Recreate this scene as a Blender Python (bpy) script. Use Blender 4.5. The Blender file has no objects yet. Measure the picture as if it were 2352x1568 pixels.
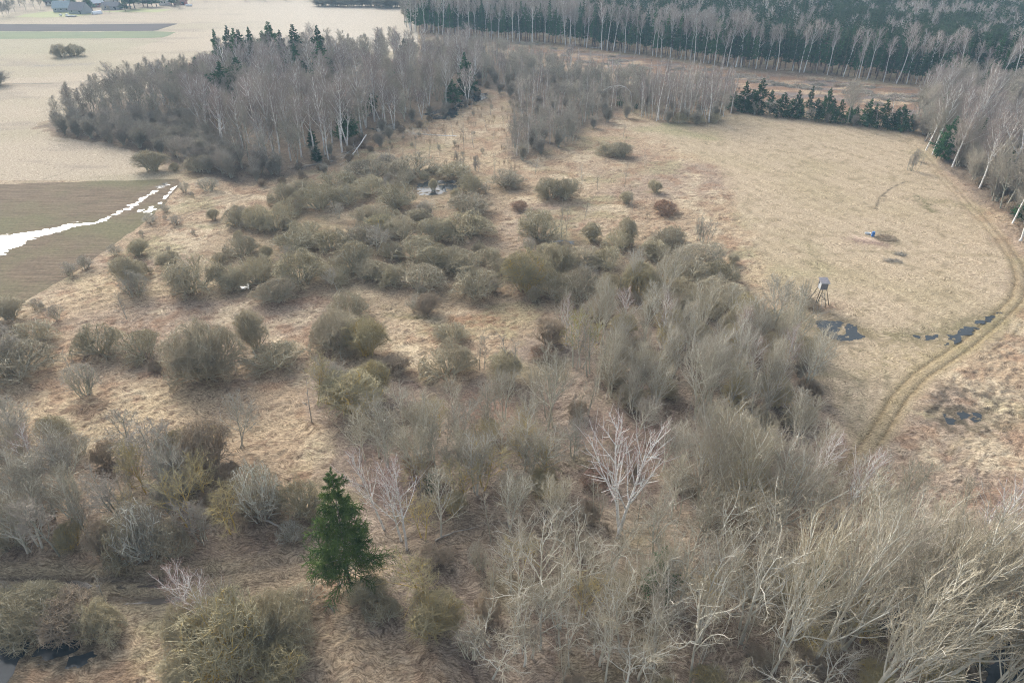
import bpy, math, random
import numpy as np
from mathutils import Vector, Euler

# ------------------------------------------------------------ camera, light
SC = bpy.context.scene
COL = SC.collection
CAMH = 60.0
PITCH = math.radians(32.0)
cam_d = bpy.data.cameras.new("camera")
cam = bpy.data.objects.new("camera", cam_d)
COL.objects.link(cam)
cam.location = (0, 0, CAMH)
cam.rotation_euler = (math.radians(90) - PITCH, 0, 0)
cam_d.sensor_width = 36
cam_d.lens = 24
cam_d.clip_start = 0.5
cam_d.clip_end = 6000
SC.camera = cam

SUN_AZ = -34.0      # degrees from +Y, towards -X
SUN_EL = 30.0
w = bpy.data.worlds.new("World")
SC.world = w
w.use_nodes = True
nt = w.node_tree
bg = nt.nodes["Background"]
sky = nt.nodes.new("ShaderNodeTexSky")
sky.sky_type = 'NISHITA'
sky.sun_disc = False
sky.sun_elevation = math.radians(SUN_EL)
sky.sun_rotation = math.radians(SUN_AZ)
sky.air_density = 1.0
sky.dust_density = 4.0
sky.ozone_density = 1.0
hs = nt.nodes.new("ShaderNodeHueSaturation")
hs.inputs["Saturation"].default_value = 0.5
nt.links.new(sky.outputs[0], hs.inputs["Color"])
nt.links.new(hs.outputs[0], bg.inputs[0])
bg.inputs[1].default_value = 0.135

sun_d = bpy.data.lights.new("sun", 'SUN')
sun_d.energy = 1.5
sun_d.angle = math.radians(28)
sun_d.color = (1.0, 0.97, 0.92)
sun = bpy.data.objects.new("sun", sun_d)
COL.objects.link(sun)
az, el = math.radians(SUN_AZ), math.radians(SUN_EL)
sdir = Vector((math.sin(az) * math.cos(el), math.cos(az) * math.cos(el), math.sin(el)))
sun.rotation_euler = sdir.to_track_quat('Z', 'Y').to_euler()
sun.location = (0, 0, 100)

SC.view_settings.view_transform = 'Standard'
SC.view_settings.look = 'None'
SC.view_settings.exposure = 1.04
SC.view_settings.gamma = 1
SC.view_settings.use_curve_mapping = False
SC.cycles.use_denoising = True
SC.cycles.denoising_prefilter = 'NONE'
SC.cycles.filter_width = 1.1
SC.cycles.max_bounces = 5
SC.cycles.diffuse_bounces = 3
SC.cycles.glossy_bounces = 2
SC.cycles.transmission_bounces = 2
SC.cycles.volume_bounces = 0
SC.cycles.transparent_max_bounces = 4

# ------------------------------------------------------------ helpers
rng = np.random.default_rng(7)
random.seed(5)
F = 1568.0
SP, CP = math.sin(PITCH), math.cos(PITCH)

def G(x, y):
    """ground point (z=0) seen at photograph position x,y (2352x1568 units)"""
    u = (np.asarray(x, float) - 1176.0) / F
    v = (784.0 - np.asarray(y, float)) / F
    dy = CP + v * SP
    dz = -SP + v * CP
    t = CAMH / (-dz)
    return u * t, dy * t

def depth(X, Y, Z=0.0):
    return Y * CP + (CAMH - Z) * SP

def top_z(Y, ytop):
    v = (784.0 - ytop) / F
    return CAMH + Y * (-SP + v * CP) / (CP + v * SP)

def D_of(X, Y, Z=0.0):
    d = Y * CP + (CAMH - Z) * SP
    upc = Y * SP + (Z - CAMH) * CP
    return 1176 + X / d * F, 784 - upc / d * F

def _hash(ix, iy, seed):
    n = (ix.astype(np.int64) * 374761393 + iy.astype(np.int64) * 668265263 + seed * 1442695041) & 0xFFFFFFFF
    n = ((n ^ (n >> 13)) * 1274126177) & 0xFFFFFFFF
    n = n ^ (n >> 16)
    return (n & 0xFFFFFF) / float(0xFFFFFF)

def vnoise(x, y, seed=0):
    x = np.asarray(x, float); y = np.asarray(y, float)
    ix = np.floor(x); iy = np.floor(y)
    fx = x - ix; fy = y - iy
    fx = fx * fx * (3 - 2 * fx); fy = fy * fy * (3 - 2 * fy)
    a = _hash(ix, iy, seed); b = _hash(ix + 1, iy, seed)
    c = _hash(ix, iy + 1, seed); d = _hash(ix + 1, iy + 1, seed)
    return (a * (1 - fx) + b * fx) * (1 - fy) + (c * (1 - fx) + d * fx) * fy

def fbm(x, y, seed=0, o=4):
    s = 0; a = 0.5; t = 0
    for i in range(o):
        s = s + a * vnoise(x, y, seed + i * 17); t += a
        x = x * 2.03 + 11.3; y = y * 2.03 + 5.7; a *= 0.5
    return s / t

def inpoly(X, Y, poly):
    X = np.asarray(X); Y = np.asarray(Y)
    r = np.zeros(X.shape, bool)
    n = len(poly)
    for i in range(n):
        x1, y1 = poly[i]; x2, y2 = poly[(i + 1) % n]
        if y1 == y2: continue
        c = ((y1 > Y) != (y2 > Y)) & (X < (x2 - x1) * (Y - y1) / (y2 - y1) + x1)
        r ^= c
    return r

def GP(pts):
    return [tuple(float(q) for q in G(a, b)) for a, b in pts]

def seg_dist(X, Y, pts):
    best = np.full(np.shape(X), 1e9)
    for (x1, y1), (x2, y2) in zip(pts[:-1], pts[1:]):
        dx, dy = x2 - x1, y2 - y1
        t = np.clip(((X - x1) * dx + (Y - y1) * dy) / (dx * dx + dy * dy + 1e-9), 0, 1)
        best = np.minimum(best, np.hypot(X - x1 - t * dx, Y - y1 - t * dy))
    return best

# ------------------------------------------------------------ materials
def new_mat(name):
    m = bpy.data.materials.new(name)
    m.use_nodes = True
    return m, m.node_tree, m.node_tree.nodes["Principled BSDF"]

def ramp2(nt, fac, c1, c2, p1=0.35, p2=0.65):
    r = nt.nodes.new("ShaderNodeValToRGB")
    r.color_ramp.elements[0].position = p1
    r.color_ramp.elements[1].position = p2
    r.color_ramp.elements[0].color = (*c1, 1)
    r.color_ramp.elements[1].color = (*c2, 1)
    nt.links.new(fac, r.inputs[0])
    return r.outputs[0]

def noise_node(nt, scale, detail=3, vec=None, rough=0.6, dist=0.0):
    n = nt.nodes.new("ShaderNodeTexNoise")
    n.inputs["Scale"].default_value = scale
    n.inputs["Detail"].default_value = detail
    n.inputs["Roughness"].default_value = rough
    n.inputs["Distortion"].default_value = dist
    if vec is not None: nt.links.new(vec, n.inputs["Vector"])
    return n.outputs[0]

def mix(nt, fac, a, b, mode='MIX'):
    m = nt.nodes.new("ShaderNodeMix")
    m.data_type = 'RGBA'; m.blend_type = mode
    if isinstance(fac, (int, float)): m.inputs[0].default_value = fac
    else: nt.links.new(fac, m.inputs[0])
    for s, v in ((m.inputs[6], a), (m.inputs[7], b)):
        if isinstance(v, tuple): s.default_value = (*v, 1)
        else: nt.links.new(v, s)
    return m.outputs[2]

def wood(name, c1, c2, c3=None, scale=0.6, rough=0.85, stripe=False, hvar=0.12):
    """twig or bark: blotchy mix of two colours, a third by instance"""
    m, nt, p = new_mat(name)
    tc = nt.nodes.new("ShaderNodeTexCoord")
    n = noise_node(nt, scale, 3, tc.outputs["Object"])
    col = ramp2(nt, n, c1, c2, 0.4, 0.62)
    oi = nt.nodes.new("ShaderNodeObjectInfo")
    if c3:
        f = nt.nodes.new("ShaderNodeMapRange")
        f.inputs[1].default_value = 0.3; f.inputs[2].default_value = 1.0
        f.inputs[3].default_value = 0.0; f.inputs[4].default_value = 0.8
        nt.links.new(oi.outputs["Random"], f.inputs[0])
        col = mix(nt, f.outputs[0], col, c3)
    if stripe:
        mp = nt.nodes.new("ShaderNodeMapping")
        mp.inputs["Scale"].default_value = (1.5, 1.5, 5.0)
        nt.links.new(tc.outputs["Object"], mp.inputs[0])
        s = noise_node(nt, 1.3, 3, mp.outputs[0], 0.7)
        sm = nt.nodes.new("ShaderNodeMapRange")
        sm.inputs[1].default_value = 0.57; sm.inputs[2].default_value = 0.66
        nt.links.new(s, sm.inputs[0])
        col = mix(nt, sm.outputs[0], col, (0.07, 0.065, 0.06))
    hv = nt.nodes.new("ShaderNodeHueSaturation")
    mr = nt.nodes.new("ShaderNodeMapRange")
    mr.inputs[3].default_value = 1 - hvar * 1.6; mr.inputs[4].default_value = 1 + hvar
    mul = nt.nodes.new("ShaderNodeMath"); mul.operation = 'MULTIPLY'; mul.inputs[1].default_value = 7.13
    fr = nt.nodes.new("ShaderNodeMath"); fr.operation = 'FRACT'
    nt.links.new(oi.outputs["Random"], mul.inputs[0]); nt.links.new(mul.outputs[0], fr.inputs[0])
    nt.links.new(fr.outputs[0], mr.inputs[0]); nt.links.new(mr.outputs[0], hv.inputs["Value"])
    nt.links.new(col, hv.inputs["Color"])
    nt.links.new(hv.outputs[0], p.inputs["Base Color"])
    p.inputs["Roughness"].default_value = rough
    p.inputs["Specular IOR Level"].default_value = 0.25
    return m

def flat(name, c, rough=0.8, scale=2.0, var=0.2, spec=0.3):
    m, nt, p = new_mat(name)
    tc = nt.nodes.new("ShaderNodeTexCoord")
    n = noise_node(nt, scale, 4, tc.outputs["Object"])
    c1 = tuple(v * (1 - var) for v in c); c2 = tuple(min(1, v * (1 + var)) for v in c)
    nt.links.new(ramp2(nt, n, c1, c2), p.inputs["Base Color"])
    p.inputs["Roughness"].default_value = rough
    p.inputs["Specular IOR Level"].default_value = spec
    return m

M = {}
M['birch_bark'] = wood('birch_bark', (0.760, 0.750, 0.720), (0.880, 0.870, 0.840), None, 0.5, stripe=True)
M['birch_twig'] = wood('birch_twig', (0.330, 0.275, 0.245), (0.450, 0.385, 0.345), (0.410, 0.375, 0.330), 0.3)
M['birch_red'] = wood('birch_red', (0.380, 0.250, 0.215), (0.460, 0.320, 0.280), None, 0.3)
M['pale_bark'] = wood('pale_bark', (0.500, 0.470, 0.370), (0.720, 0.690, 0.600), (0.680, 0.680, 0.620), 0.5)
M['pale_twig'] = wood('pale_twig', (0.380, 0.335, 0.245), (0.480, 0.430, 0.320), (0.400, 0.360, 0.300), 0.4)
M['grey_bark'] = wood('grey_bark', (0.360, 0.345, 0.290), (0.560, 0.540, 0.460), (0.400, 0.410, 0.330), 0.6)
M['grey_twig'] = wood('grey_twig', (0.360, 0.325, 0.265), (0.490, 0.450, 0.370), (0.430, 0.375, 0.325), 0.3)
M['willow_bark'] = wood('willow_bark', (0.420, 0.390, 0.290), (0.620, 0.580, 0.450), None, 0.8)
M['willow_twig'] = wood('willow_twig', (0.400, 0.345, 0.220), (0.540, 0.475, 0.315), (0.470, 0.400, 0.300), 0.45)
M['lichen_bark'] = wood('lichen_bark', (0.600, 0.430, 0.120), (0.560, 0.500, 0.330), None, 0.5)
M['lichen_twig'] = wood('lichen_twig', (0.440, 0.375, 0.210), (0.500, 0.450, 0.290), (0.450, 0.410, 0.280), 0.28)
M['red_twig'] = wood('red_twig', (0.300, 0.190, 0.125), (0.400, 0.270, 0.185), None, 0.4)
M['brown_twig'] = wood('brown_twig', (0.360, 0.290, 0.210), (0.500, 0.410, 0.300), None, 0.4)
M['spruce_bark'] = wood('spruce_bark', (0.16, 0.12, 0.10), (0.26, 0.21, 0.18), None, 0.8)
M['needles'] = wood('needles', (0.045, 0.085, 0.020), (0.105, 0.160, 0.036), None, 0.9, hvar=0.25)
M['needles_far'] = wood('needles_far', (0.020, 0.080, 0.030), (0.060, 0.155, 0.052), (0.050, 0.130, 0.035), 0.35, hvar=0.3)
M['pine_needles'] = wood('pine_needles', (0.063, 0.112, 0.056), (0.105, 0.168, 0.084), None, 0.35, hvar=0.2)
M['leafy'] = wood('leafy', (0.42, 0.36, 0.08), (0.36, 0.33, 0.14), None, 0.6)
M['old_wood'] = wood('old_wood', (0.34, 0.31, 0.27), (0.52, 0.49, 0.44), None, 0.8)

# ------------------------------------------------------------ mesh building
def tube_arrays(P, R, S, cap=False):
    """P (B,N,3) R (B,N) -> verts, quads for B tubes with S sides"""
    B, N, _ = P.shape
    T = np.empty_like(P)
    T[:, 1:-1] = P[:, 2:] - P[:, :-2]
    T[:, 0] = P[:, 1] - P[:, 0]; T[:, -1] = P[:, -1] - P[:, -2]
    T /= np.linalg.norm(T, axis=2, keepdims=True) + 1e-9
    ref = np.zeros((B, 1, 3)); ref[:, :, 0] = 1.0
    m = np.abs(T[:, :1, 0]) > 0.8
    ref[m] = (0, 1, 0)
    U = np.cross(T, np.broadcast_to(ref, T.shape))
    U /= np.linalg.norm(U, axis=2, keepdims=True) + 1e-9
    V = np.cross(T, U)
    a = np.arange(S) * 2 * np.pi / S
    ring = (U[:, :, None, :] * np.cos(a)[None, None, :, None] + V[:, :, None, :] * np.sin(a)[None, None, :, None])
    verts = P[:, :, None, :] + ring * R[:, :, None, None]
    idx = np.arange(B * N * S).reshape(B, N, S)
    q = np.stack([idx[:, :-1, :], np.roll(idx[:, :-1, :], -1, 2), np.roll(idx[:, 1:, :], -1, 2), idx[:, 1:, :]], -1)
    return verts.reshape(-1, 3), q.reshape(-1, 4)

def mesh_from(name, verts, faces, mat, smooth=False, midx=None):
    me = bpy.data.meshes.new(name)
    verts = np.asarray(verts, np.float32)
    faces = np.asarray(faces, np.int32)
    k = faces.shape[1]
    me.vertices.add(len(verts)); me.vertices.foreach_set("co", verts.ravel())
    me.loops.add(faces.size); me.loops.foreach_set("vertex_index", faces.ravel())
    me.polygons.add(len(faces))
    me.polygons.foreach_set("loop_start", np.arange(0, faces.size, k, dtype=np.int32))
    if smooth: me.polygons.foreach_set("use_smooth", np.ones(len(faces), bool))
    for mm in (mat if isinstance(mat, (list, tuple)) else [mat]): me.materials.append(mm)
    if midx is not None: me.polygons.foreach_set("material_index", np.asarray(midx, np.int32))
    me.update(calc_edges=True)
    return me

class Bag:
    def __init__(s): s.v = []; s.f = []; s.n = 0; s.m = []
    def add(s, v, f, mi=0):
        s.v.append(v); s.f.append(f + s.n); s.n += len(v); s.m.append(np.full(len(f), mi))
    def tubes(s, P, R, S, mi=0):
        s.add(*tube_arrays(P, R, S), mi)
    def mesh(s, name, mat, smooth=False):
        return mesh_from(name, np.concatenate(s.v), np.concatenate(s.f), mat, smooth, np.concatenate(s.m))

def norm(a): return a / (np.linalg.norm(a, axis=-1, keepdims=True) + 1e-9)

def grow_from(rg, P0, D0, L, r0, r1, N, up, wig):
    """polylines starting at P0 (B,3), direction D0, lengths L (B,), tropism up"""
    B = len(P0)
    P = np.empty((B, N, 3)); P[:, 0] = P0
    d = norm(D0)
    st = (L / (N - 1))[:, None]
    for i in range(1, N):
        d = d + wig * rg.normal(size=(B, 3)) + np.array([0, 0, 1.0]) * up
        d = norm(d)
        P[:, i] = P[:, i - 1] + d * st
    t = np.linspace(0, 1, N)[None, :]
    r0 = np.broadcast_to(r0, (B,))[:, None]; r1 = np.broadcast_to(r1, (B,))[:, None]
    R = r0 * (1 - t) + r1 * t
    return P, R

def kids(rg, P, R, n, t0, t1, a0, a1, L, N=4, up=0.1, wig=0.12, rr=0.55, rmin=0.01, shape=None, bias=1.0):
    """n children on every parent polyline"""
    B, Np, _ = P.shape
    idx = np.repeat(np.arange(B), n)
    k = np.tile(np.arange(n), B)
    t = (k + rg.uniform(0.1, 0.9, B * n)) / n
    t = t0 + (t1 - t0) * t ** bias
    f = t * (Np - 1); i = np.minimum(f.astype(int), Np - 2); fr = (f - i)[:, None]
    pos = P[idx, i] * (1 - fr) + P[idx, i + 1] * fr
    tan = norm(P[idx, i + 1] - P[idx, i])
    pr = R[idx, i] * (1 - fr[:, 0]) + R[idx, i + 1] * fr[:, 0]
    plen = np.linalg.norm(np.diff(P, axis=1), axis=2).sum(1)[idx]
    ref = np.where(np.abs(tan[:, 2:3]) > 0.9, np.array([[1.0, 0, 0]]), np.array([[0, 0, 1.0]]))
    u = norm(np.cross(tan, ref)); v = np.cross(tan, u)
    az = k * 2.39996 + idx * 1.7 + rg.uniform(-0.6, 0.6, B * n)
    a = np.radians(rg.uniform(a0, a1, B * n))
    d = tan * np.cos(a)[:, None] + (u * np.cos(az)[:, None] + v * np.sin(az)[:, None]) * np.sin(a)[:, None]
    ln = plen * L * rg.uniform(0.7, 1.25, B * n)
    if shape is not None: ln = ln * shape(t)
    r0 = np.maximum(pr * rr, rmin)
    return grow_from(rg, pos, d, ln, r0, np.maximum(r0 * 0.35, rmin * 0.7), N, up, wig)

# every maker returns (list of (part name, mesh), width, height)
def dims(bags):
    v = np.concatenate([x for b in bags for x in b.v])
    r = np.percentile(np.hypot(v[:, 0], v[:, 1]), 94)
    return 2 * r, np.percentile(v[:, 2], 99.5)

def pack(parts):
    W, H = dims([b for _, b, _, _ in parts])
    return [(nm, b.mesh(nm, mt, sm)) for nm, b, mt, sm in parts], W, H

def mk_birch(seed, H=18, fork=1, tw=0.014, dens=1.0, bark='birch_bark', twig='birch_twig', t0=0.38, spread=(25, 50), lr=0.34, limbs=False, wig=0.05, nl=16, tr=0.012, m1=None, m2=None):
    m1 = m1 or tw * 1.8; m2 = m2 or tw * 1.25
    rg = np.random.default_rng(seed)
    tr_b, cr = Bag(), Bag()
    P0 = np.zeros((fork, 3)); P0[:, 0] = rg.normal(0, 0.25, fork); P0[:, 1] = rg.normal(0, 0.25, fork)
    D0 = np.zeros((fork, 3)); D0[:, 2] = 1
    if fork > 1:
        aa = np.arange(fork) * 2 * np.pi / fork + rg.uniform(0, 6)
        D0[:, 0] = np.cos(aa) * 0.22; D0[:, 1] = np.sin(aa) * 0.22
    Ls = H * rg.uniform(0.85, 1.0, fork)
    P, R = grow_from(rg, P0, D0, Ls, H * tr, 0.02, 12, 0.05, wig * 0.6)
    tr_b.tubes(P, R, 7)
    L1 = kids(rg, P, R, nl, t0, 0.97, spread[0], spread[1], lr, 7, 0.07, 0.07, 0.58, m1, shape=lambda t: 1.25 - 0.95 * (t - t0) / (1 - t0))
    L2 = kids(rg, *L1, 6, 0.2, 0.98, 25, 45, 0.42, 5, 0.05, 0.09, 0.62, m2)
    n3 = max(3, int(7 * dens))
    L3 = kids(rg, *L2, n3, 0.15, 1.0, 20, 50, 0.5, 4, 0.02, 0.12, 0.5, tw)
    L3b = kids(rg, *L1, int(6 * dens), 0.35, 1.0, 25, 55, 0.3, 4, 0.0, 0.12, 0.4, tw)
    L4 = kids(rg, *L3, max(2, int(3 * dens)), 0.2, 1.0, 20, 45, 0.6, 3, -0.02, 0.12, 0.6, tw * 0.8)
    parts = []
    if limbs:
        # heavier limbs each a part of their own
        B = L1[0].shape[0]
        order = np.argsort(-np.linalg.norm(L1[0][:, -1] - L1[0][:, 0], axis=1))
        for j in order[:8]:
            b = Bag(); b.tubes(L1[0][j:j + 1], L1[1][j:j + 1], 5)
            ks = slice(j * 6, j * 6 + 6); b.tubes(L2[0][ks], L2[1][ks], 3)
            parts.append(('limb', b, M[bark], True))
        rest = order[8:]
        tr_b.tubes(L1[0][rest], L1[1][rest], 5)
        kk = (rest[:, None] * 6 + np.arange(6)).ravel()
        tr_b.tubes(L2[0][kk], L2[1][kk], 3)
    else:
        tr_b.tubes(L1[0], L1[1], 4)
        cr.tubes(L2[0], L2[1], 3)
    cr.tubes(L3[0], L3[1], 3); cr.tubes(L3b[0], L3b[1], 3); cr.tubes(L4[0], L4[1], 3)
    return pack([('trunk', tr_b, M[bark], True)] + parts + [('crown', cr, M[twig], False)])

def mk_gnarled(seed, H=11, tw=0.016, bark='pale_bark', twig='pale_twig', fork=1, wig=0.16, dens=1.0, limbs=False, t0=0.3, spread=(35, 70), lr=0.5, nl=11, up=0.08, m1=None, m2=None):
    m1 = m1 or tw * 1.8; m2 = m2 or tw * 1.3
    rg = np.random.default_rng(seed)
    tr_b, cr = Bag(), Bag()
    P0 = np.zeros((fork, 3)); P0[:, :2] = rg.normal(0, 0.3, (fork, 2))
    D0 = np.zeros((fork, 3)); D0[:, 2] = 1; D0[:, :2] = rg.normal(0, 0.25 if fork > 1 else 0.06, (fork, 2))
    P, R = grow_from(rg, P0, D0, H * rg.uniform(0.8, 1.0, fork), H * 0.017, 0.035, 12, 0.08, wig * 0.5)
    tr_b.tubes(P, R, 7)
    L1 = kids(rg, P, R, nl, t0, 0.98, spread[0], spread[1], lr, 8, up, wig, 0.62, m1, shape=lambda t: 1.15 - 0.75 * (t - t0) / (1 - t0))
    L2 = kids(rg, *L1, 6, 0.15, 1.0, 25, 60, 0.42, 6, up * 0.6, wig, 0.65, m2)
    L3 = kids(rg, *L2, max(3, int(5 * dens)), 0.15, 1.0, 25, 60, 0.45, 4, up * 0.4, wig, 0.55, tw)
    L4 = kids(rg, *L3, max(1, int(3 * dens)), 0.2, 1.0, 20, 55, 0.5, 3, 0.02, wig, 0.6, tw * 0.7)
    parts = []
    if limbs:
        order = np.argsort(-np.linalg.norm(L1[0][:, -1] - L1[0][:, 0], axis=1))
        for j in order[:7]:
            b = Bag(); b.tubes(L1[0][j:j + 1], L1[1][j:j + 1], 5)
            b.tubes(L2[0][j * 6:j * 6 + 6], L2[1][j * 6:j * 6 + 6], 4)
            parts.append(('limb', b, M[bark], True))
        rest = order[7:]
        tr_b.tubes(L1[0][rest], L1[1][rest], 5)
        kk = (rest[:, None] * 6 + np.arange(6)).ravel()
        cr.tubes(L2[0][kk], L2[1][kk], 3)
    else:
        tr_b.tubes(L1[0], L1[1], 5); tr_b.tubes(L2[0], L2[1], 3)
    cr.tubes(L3[0], L3[1], 3); cr.tubes(L4[0], L4[1], 3)
    return pack([('trunk', tr_b, M[bark], True)] + parts + [('crown', cr, M[twig], False)])

def mk_shrub(seed, W=6, H=4, stems=26, tw=0.017, bark='willow_bark', twig='willow_twig', upright=0.0, dens=1.0, wig=0.07):
    rg = np.random.default_rng(seed)
    st, cr = Bag(), Bag()
    n = stems
    az = rg.uniform(0, 2 * np.pi, n)
    pol = np.arccos(1 - rg.uniform(0.0, 0.97, n))     # 0 = up, spread over the dome
    pol *= (1 - 0.55 * upright)
    lump = 0.82 + 0.36 * vnoise(az * 1.3 + seed, pol * 2.2, seed)
    ex = W / 2 * np.sin(pol) * lump; ez = H * np.cos(pol) * lump + 0.25 * H * np.sin(pol)
    end = np.stack([ex * np.cos(az), ex * np.sin(az), ez], 1)
    st0 = np.stack([np.cos(az) * rg.uniform(0, 0.16 * W, n), np.sin(az) * rg.uniform(0, 0.16 * W, n), np.zeros(n)], 1)
    d = norm(end - st0); L = np.linalg.norm(end - st0, axis=1)
    d[:, 2] += 0.12
    P, R = grow_from(rg, st0, d, L * 0.92, 0.065, tw * 2.0, 7, -0.015, wig)
    def dome(Q):
        # keep the outline of the clump rounded, with soft lumps
        a = np.arctan2(Q[..., 1], Q[..., 0]); z = Q[..., 2]
        lum = 0.80 + 0.42 * vnoise(np.cos(a) * 2.2 + 5 + seed, np.sin(a) * 2.2 + 9 + z * 0.35, seed + 3)
        A = W / 2 * lum * 0.98; Cc = H * lum * 0.98
        rho = np.sqrt((Q[..., 0] ** 2 + Q[..., 1] ** 2) / A ** 2 + (z / Cc) ** 2) + 1e-6
        soft = 0.30 + 0.5 * upright
        lim = 0.88
        new = np.where(rho > lim, lim + soft * (1 - np.exp(-(rho - lim) / (soft * 2.0))) * 0.6, rho)
        Q *= (new / rho)[..., None]
        Q[..., 2] = np.maximum(Q[..., 2], 0.02)
    L1 = kids(rg, P, R, 7, 0.12, 1.0, 18, 48, 0.42, 5, 0.03, wig * 1.3, 0.6, tw * 1.9)
    L2 = kids(rg, *L1, max(3, int(5 * dens)), 0.1, 1.0, 18, 50, 0.50, 4, 0.03, wig * 1.6, 0.6, tw * 1.15)
    if upright < 0.55:
        for Q in (P, L1[0], L2[0]): dome(Q)
    L3 = kids(rg, *L2, max(2, int(4 * dens)), 0.1, 1.0, 15, 45, 0.72, 3, 0.08, wig * 1.2, 0.6, tw * 0.8)
    L3[0][..., 2] = np.maximum(L3[0][..., 2], 0.02)
    st.tubes(P, R, 4)
    st.tubes(L1[0], L1[1], 3)
    cr.tubes(L2[0], L2[1], 3); cr.tubes(L3[0], L3[1], 3)
    return pack([('stem', st, M[bark], True), ('crown', cr, M[twig], False)])

def mk_sapling(seed, H=8, n=1, tw=0.014, bark='grey_bark', twig='grey_twig', W=3.0, dens=1.0, lr=0.22, ang=(20, 40)):
    """thin upright stems, alone or as a thicket"""
    rg = np.random.default_rng(seed)
    st, cr = Bag(), Bag()
    P0 = np.zeros((n, 3)); D0 = np.zeros((n, 3)); D0[:, 2] = 1
    if n > 1:
        P0[:, :2] = rg.normal(0, W * 0.22, (n, 2)); D0[:, :2] = P0[:, :2] * 0.05
    D0[:, :2] += rg.normal(0, 0.05, (n, 2))
    P, R = grow_from(rg, P0, D0, H * rg.uniform(0.6, 1.0, n), H * 0.007 + tw * 0.6, tw, 8, 0.04, 0.03)
    st.tubes(P, R, 5)
    L1 = kids(rg, P, R, int(13 * dens), 0.25, 1.0, ang[0], ang[1], lr, 5, 0.07, 0.06, 0.5, tw, shape=lambda t: 1.2 - 0.8 * t)
    L2 = kids(rg, *L1, 5, 0.2, 1.0, 18, 40, 0.45, 3, 0.05, 0.08, 0.6, tw * 0.8)
    L3 = kids(rg, *L2, 3, 0.2, 1.0, 18, 40, 0.6, 3, 0.05, 0.08, 0.6, tw * 0.7)
    cr.tubes(L1[0], L1[1], 3); cr.tubes(L2[0], L2[1], 3); cr.tubes(L3[0], L3[1], 3)
    return pack([('trunk' if n == 1 else 'stem', st, M[bark], True), ('crown', cr, M[twig], False)])

def mk_spruce(seed, H=16, W=6, nb=100, nl=12, ns=3, th=0.06, needle='needles', t0=0.06, bare=False, droop=-0.10):
    rg = np.random.default_rng(seed)
    tk, cr, bw = Bag(), Bag(), Bag()
    P, R = grow_from(rg, np.zeros((1, 3)), np.array([[0, 0, 1.0]]), np.array([H]), H * 0.013, 0.02, 14, 0.05, 0.01)
    tk.tubes(P, R, 7)
    lr = W / 2 / H
    L1 = kids(rg, P, R, nb, t0, 0.985, 62, 88, lr, 7, droop * 0.5, 0.05, 0.25, 0.012, shape=lambda t: (1.04 - t) ** 0.85 * (0.75 + 0.5 * vnoise(t * 13, t * 0 + seed, seed)) * 1.25)
    # tips rise again a little
    k = np.linspace(0, 1, 7)[None, :] ** 2
    ln = np.linalg.norm(L1[0][:, -1] - L1[0][:, 0], axis=1)[:, None]
    L1[0][:, :, 2] += k * ln * 0.16
    bw.tubes(L1[0], L1[1], 3)
    L2 = kids(rg, L1[0], np.full(L1[1].shape, th), nl, 0.18, 1.0, 35, 62, 0.34, 4, -0.10, 0.06, 1.0, th * 0.5, shape=lambda t: 1.25 - 0.7 * t)
    cr.tubes(L2[0], L2[1], 3)
    if ns:
        L3 = kids(rg, *L2, ns, 0.1, 1.0, 30, 60, 0.5, 3, -0.22, 0.08, 0.9, th * 0.45)
        cr.tubes(L3[0], L3[1], 3)
    m = L1[0].shape[0]
    cr.tubes(L1[0][:, 3:], np.broadcast_to(np.linspace(th * 1.1, th * 0.5, 4), (m, 4)).copy(), 3)
    return pack([('trunk', tk, M['spruce_bark'], True), ('branch', bw, M['grey_bark'], False), ('crown', cr, M[needle], False)])

def mk_pine(seed, H=20, W=6):
    rg = np.random.default_rng(seed)
    tk, cr = Bag(), Bag()
    P, R = grow_from(rg, np.zeros((1, 3)), np.array([[0, 0, 1.0]]), np.array([H]), H * 0.012, 0.05, 10, 0.05, 0.02)
    tk.tubes(P, R, 6)
    L1 = kids(rg, P, R, 18, 0.55, 0.98, 40, 75, W / 2 / H, 4, 0.08, 0.08, 0.3, 0.04, shape=lambda t: 1.6 - 1.1 * t)
    tk.tubes(L1[0], L1[1], 4)
    L2 = kids(rg, L1[0], np.full(L1[1].shape, 0.2), 7, 0.4, 1.0, 10, 90, 0.5, 3, 0.15, 0.15, 1.0, 0.10)
    cr.tubes(L2[0], L2[1], 4)
    L3 = kids(rg, *L2, 3, 0.2, 1.0, 30, 90, 0.7, 3, 0.1, 0.2, 0.8, 0.07)
    cr.tubes(L3[0], L3[1], 3)
    return pack([('trunk', tk, M['spruce_bark'], True), ('crown', cr, M['pine_needles'], False)])

PROTO = {}
def proto(kind, fn, n):
    PROTO[kind] = dict(fn=fn, n=n, made={})

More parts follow.
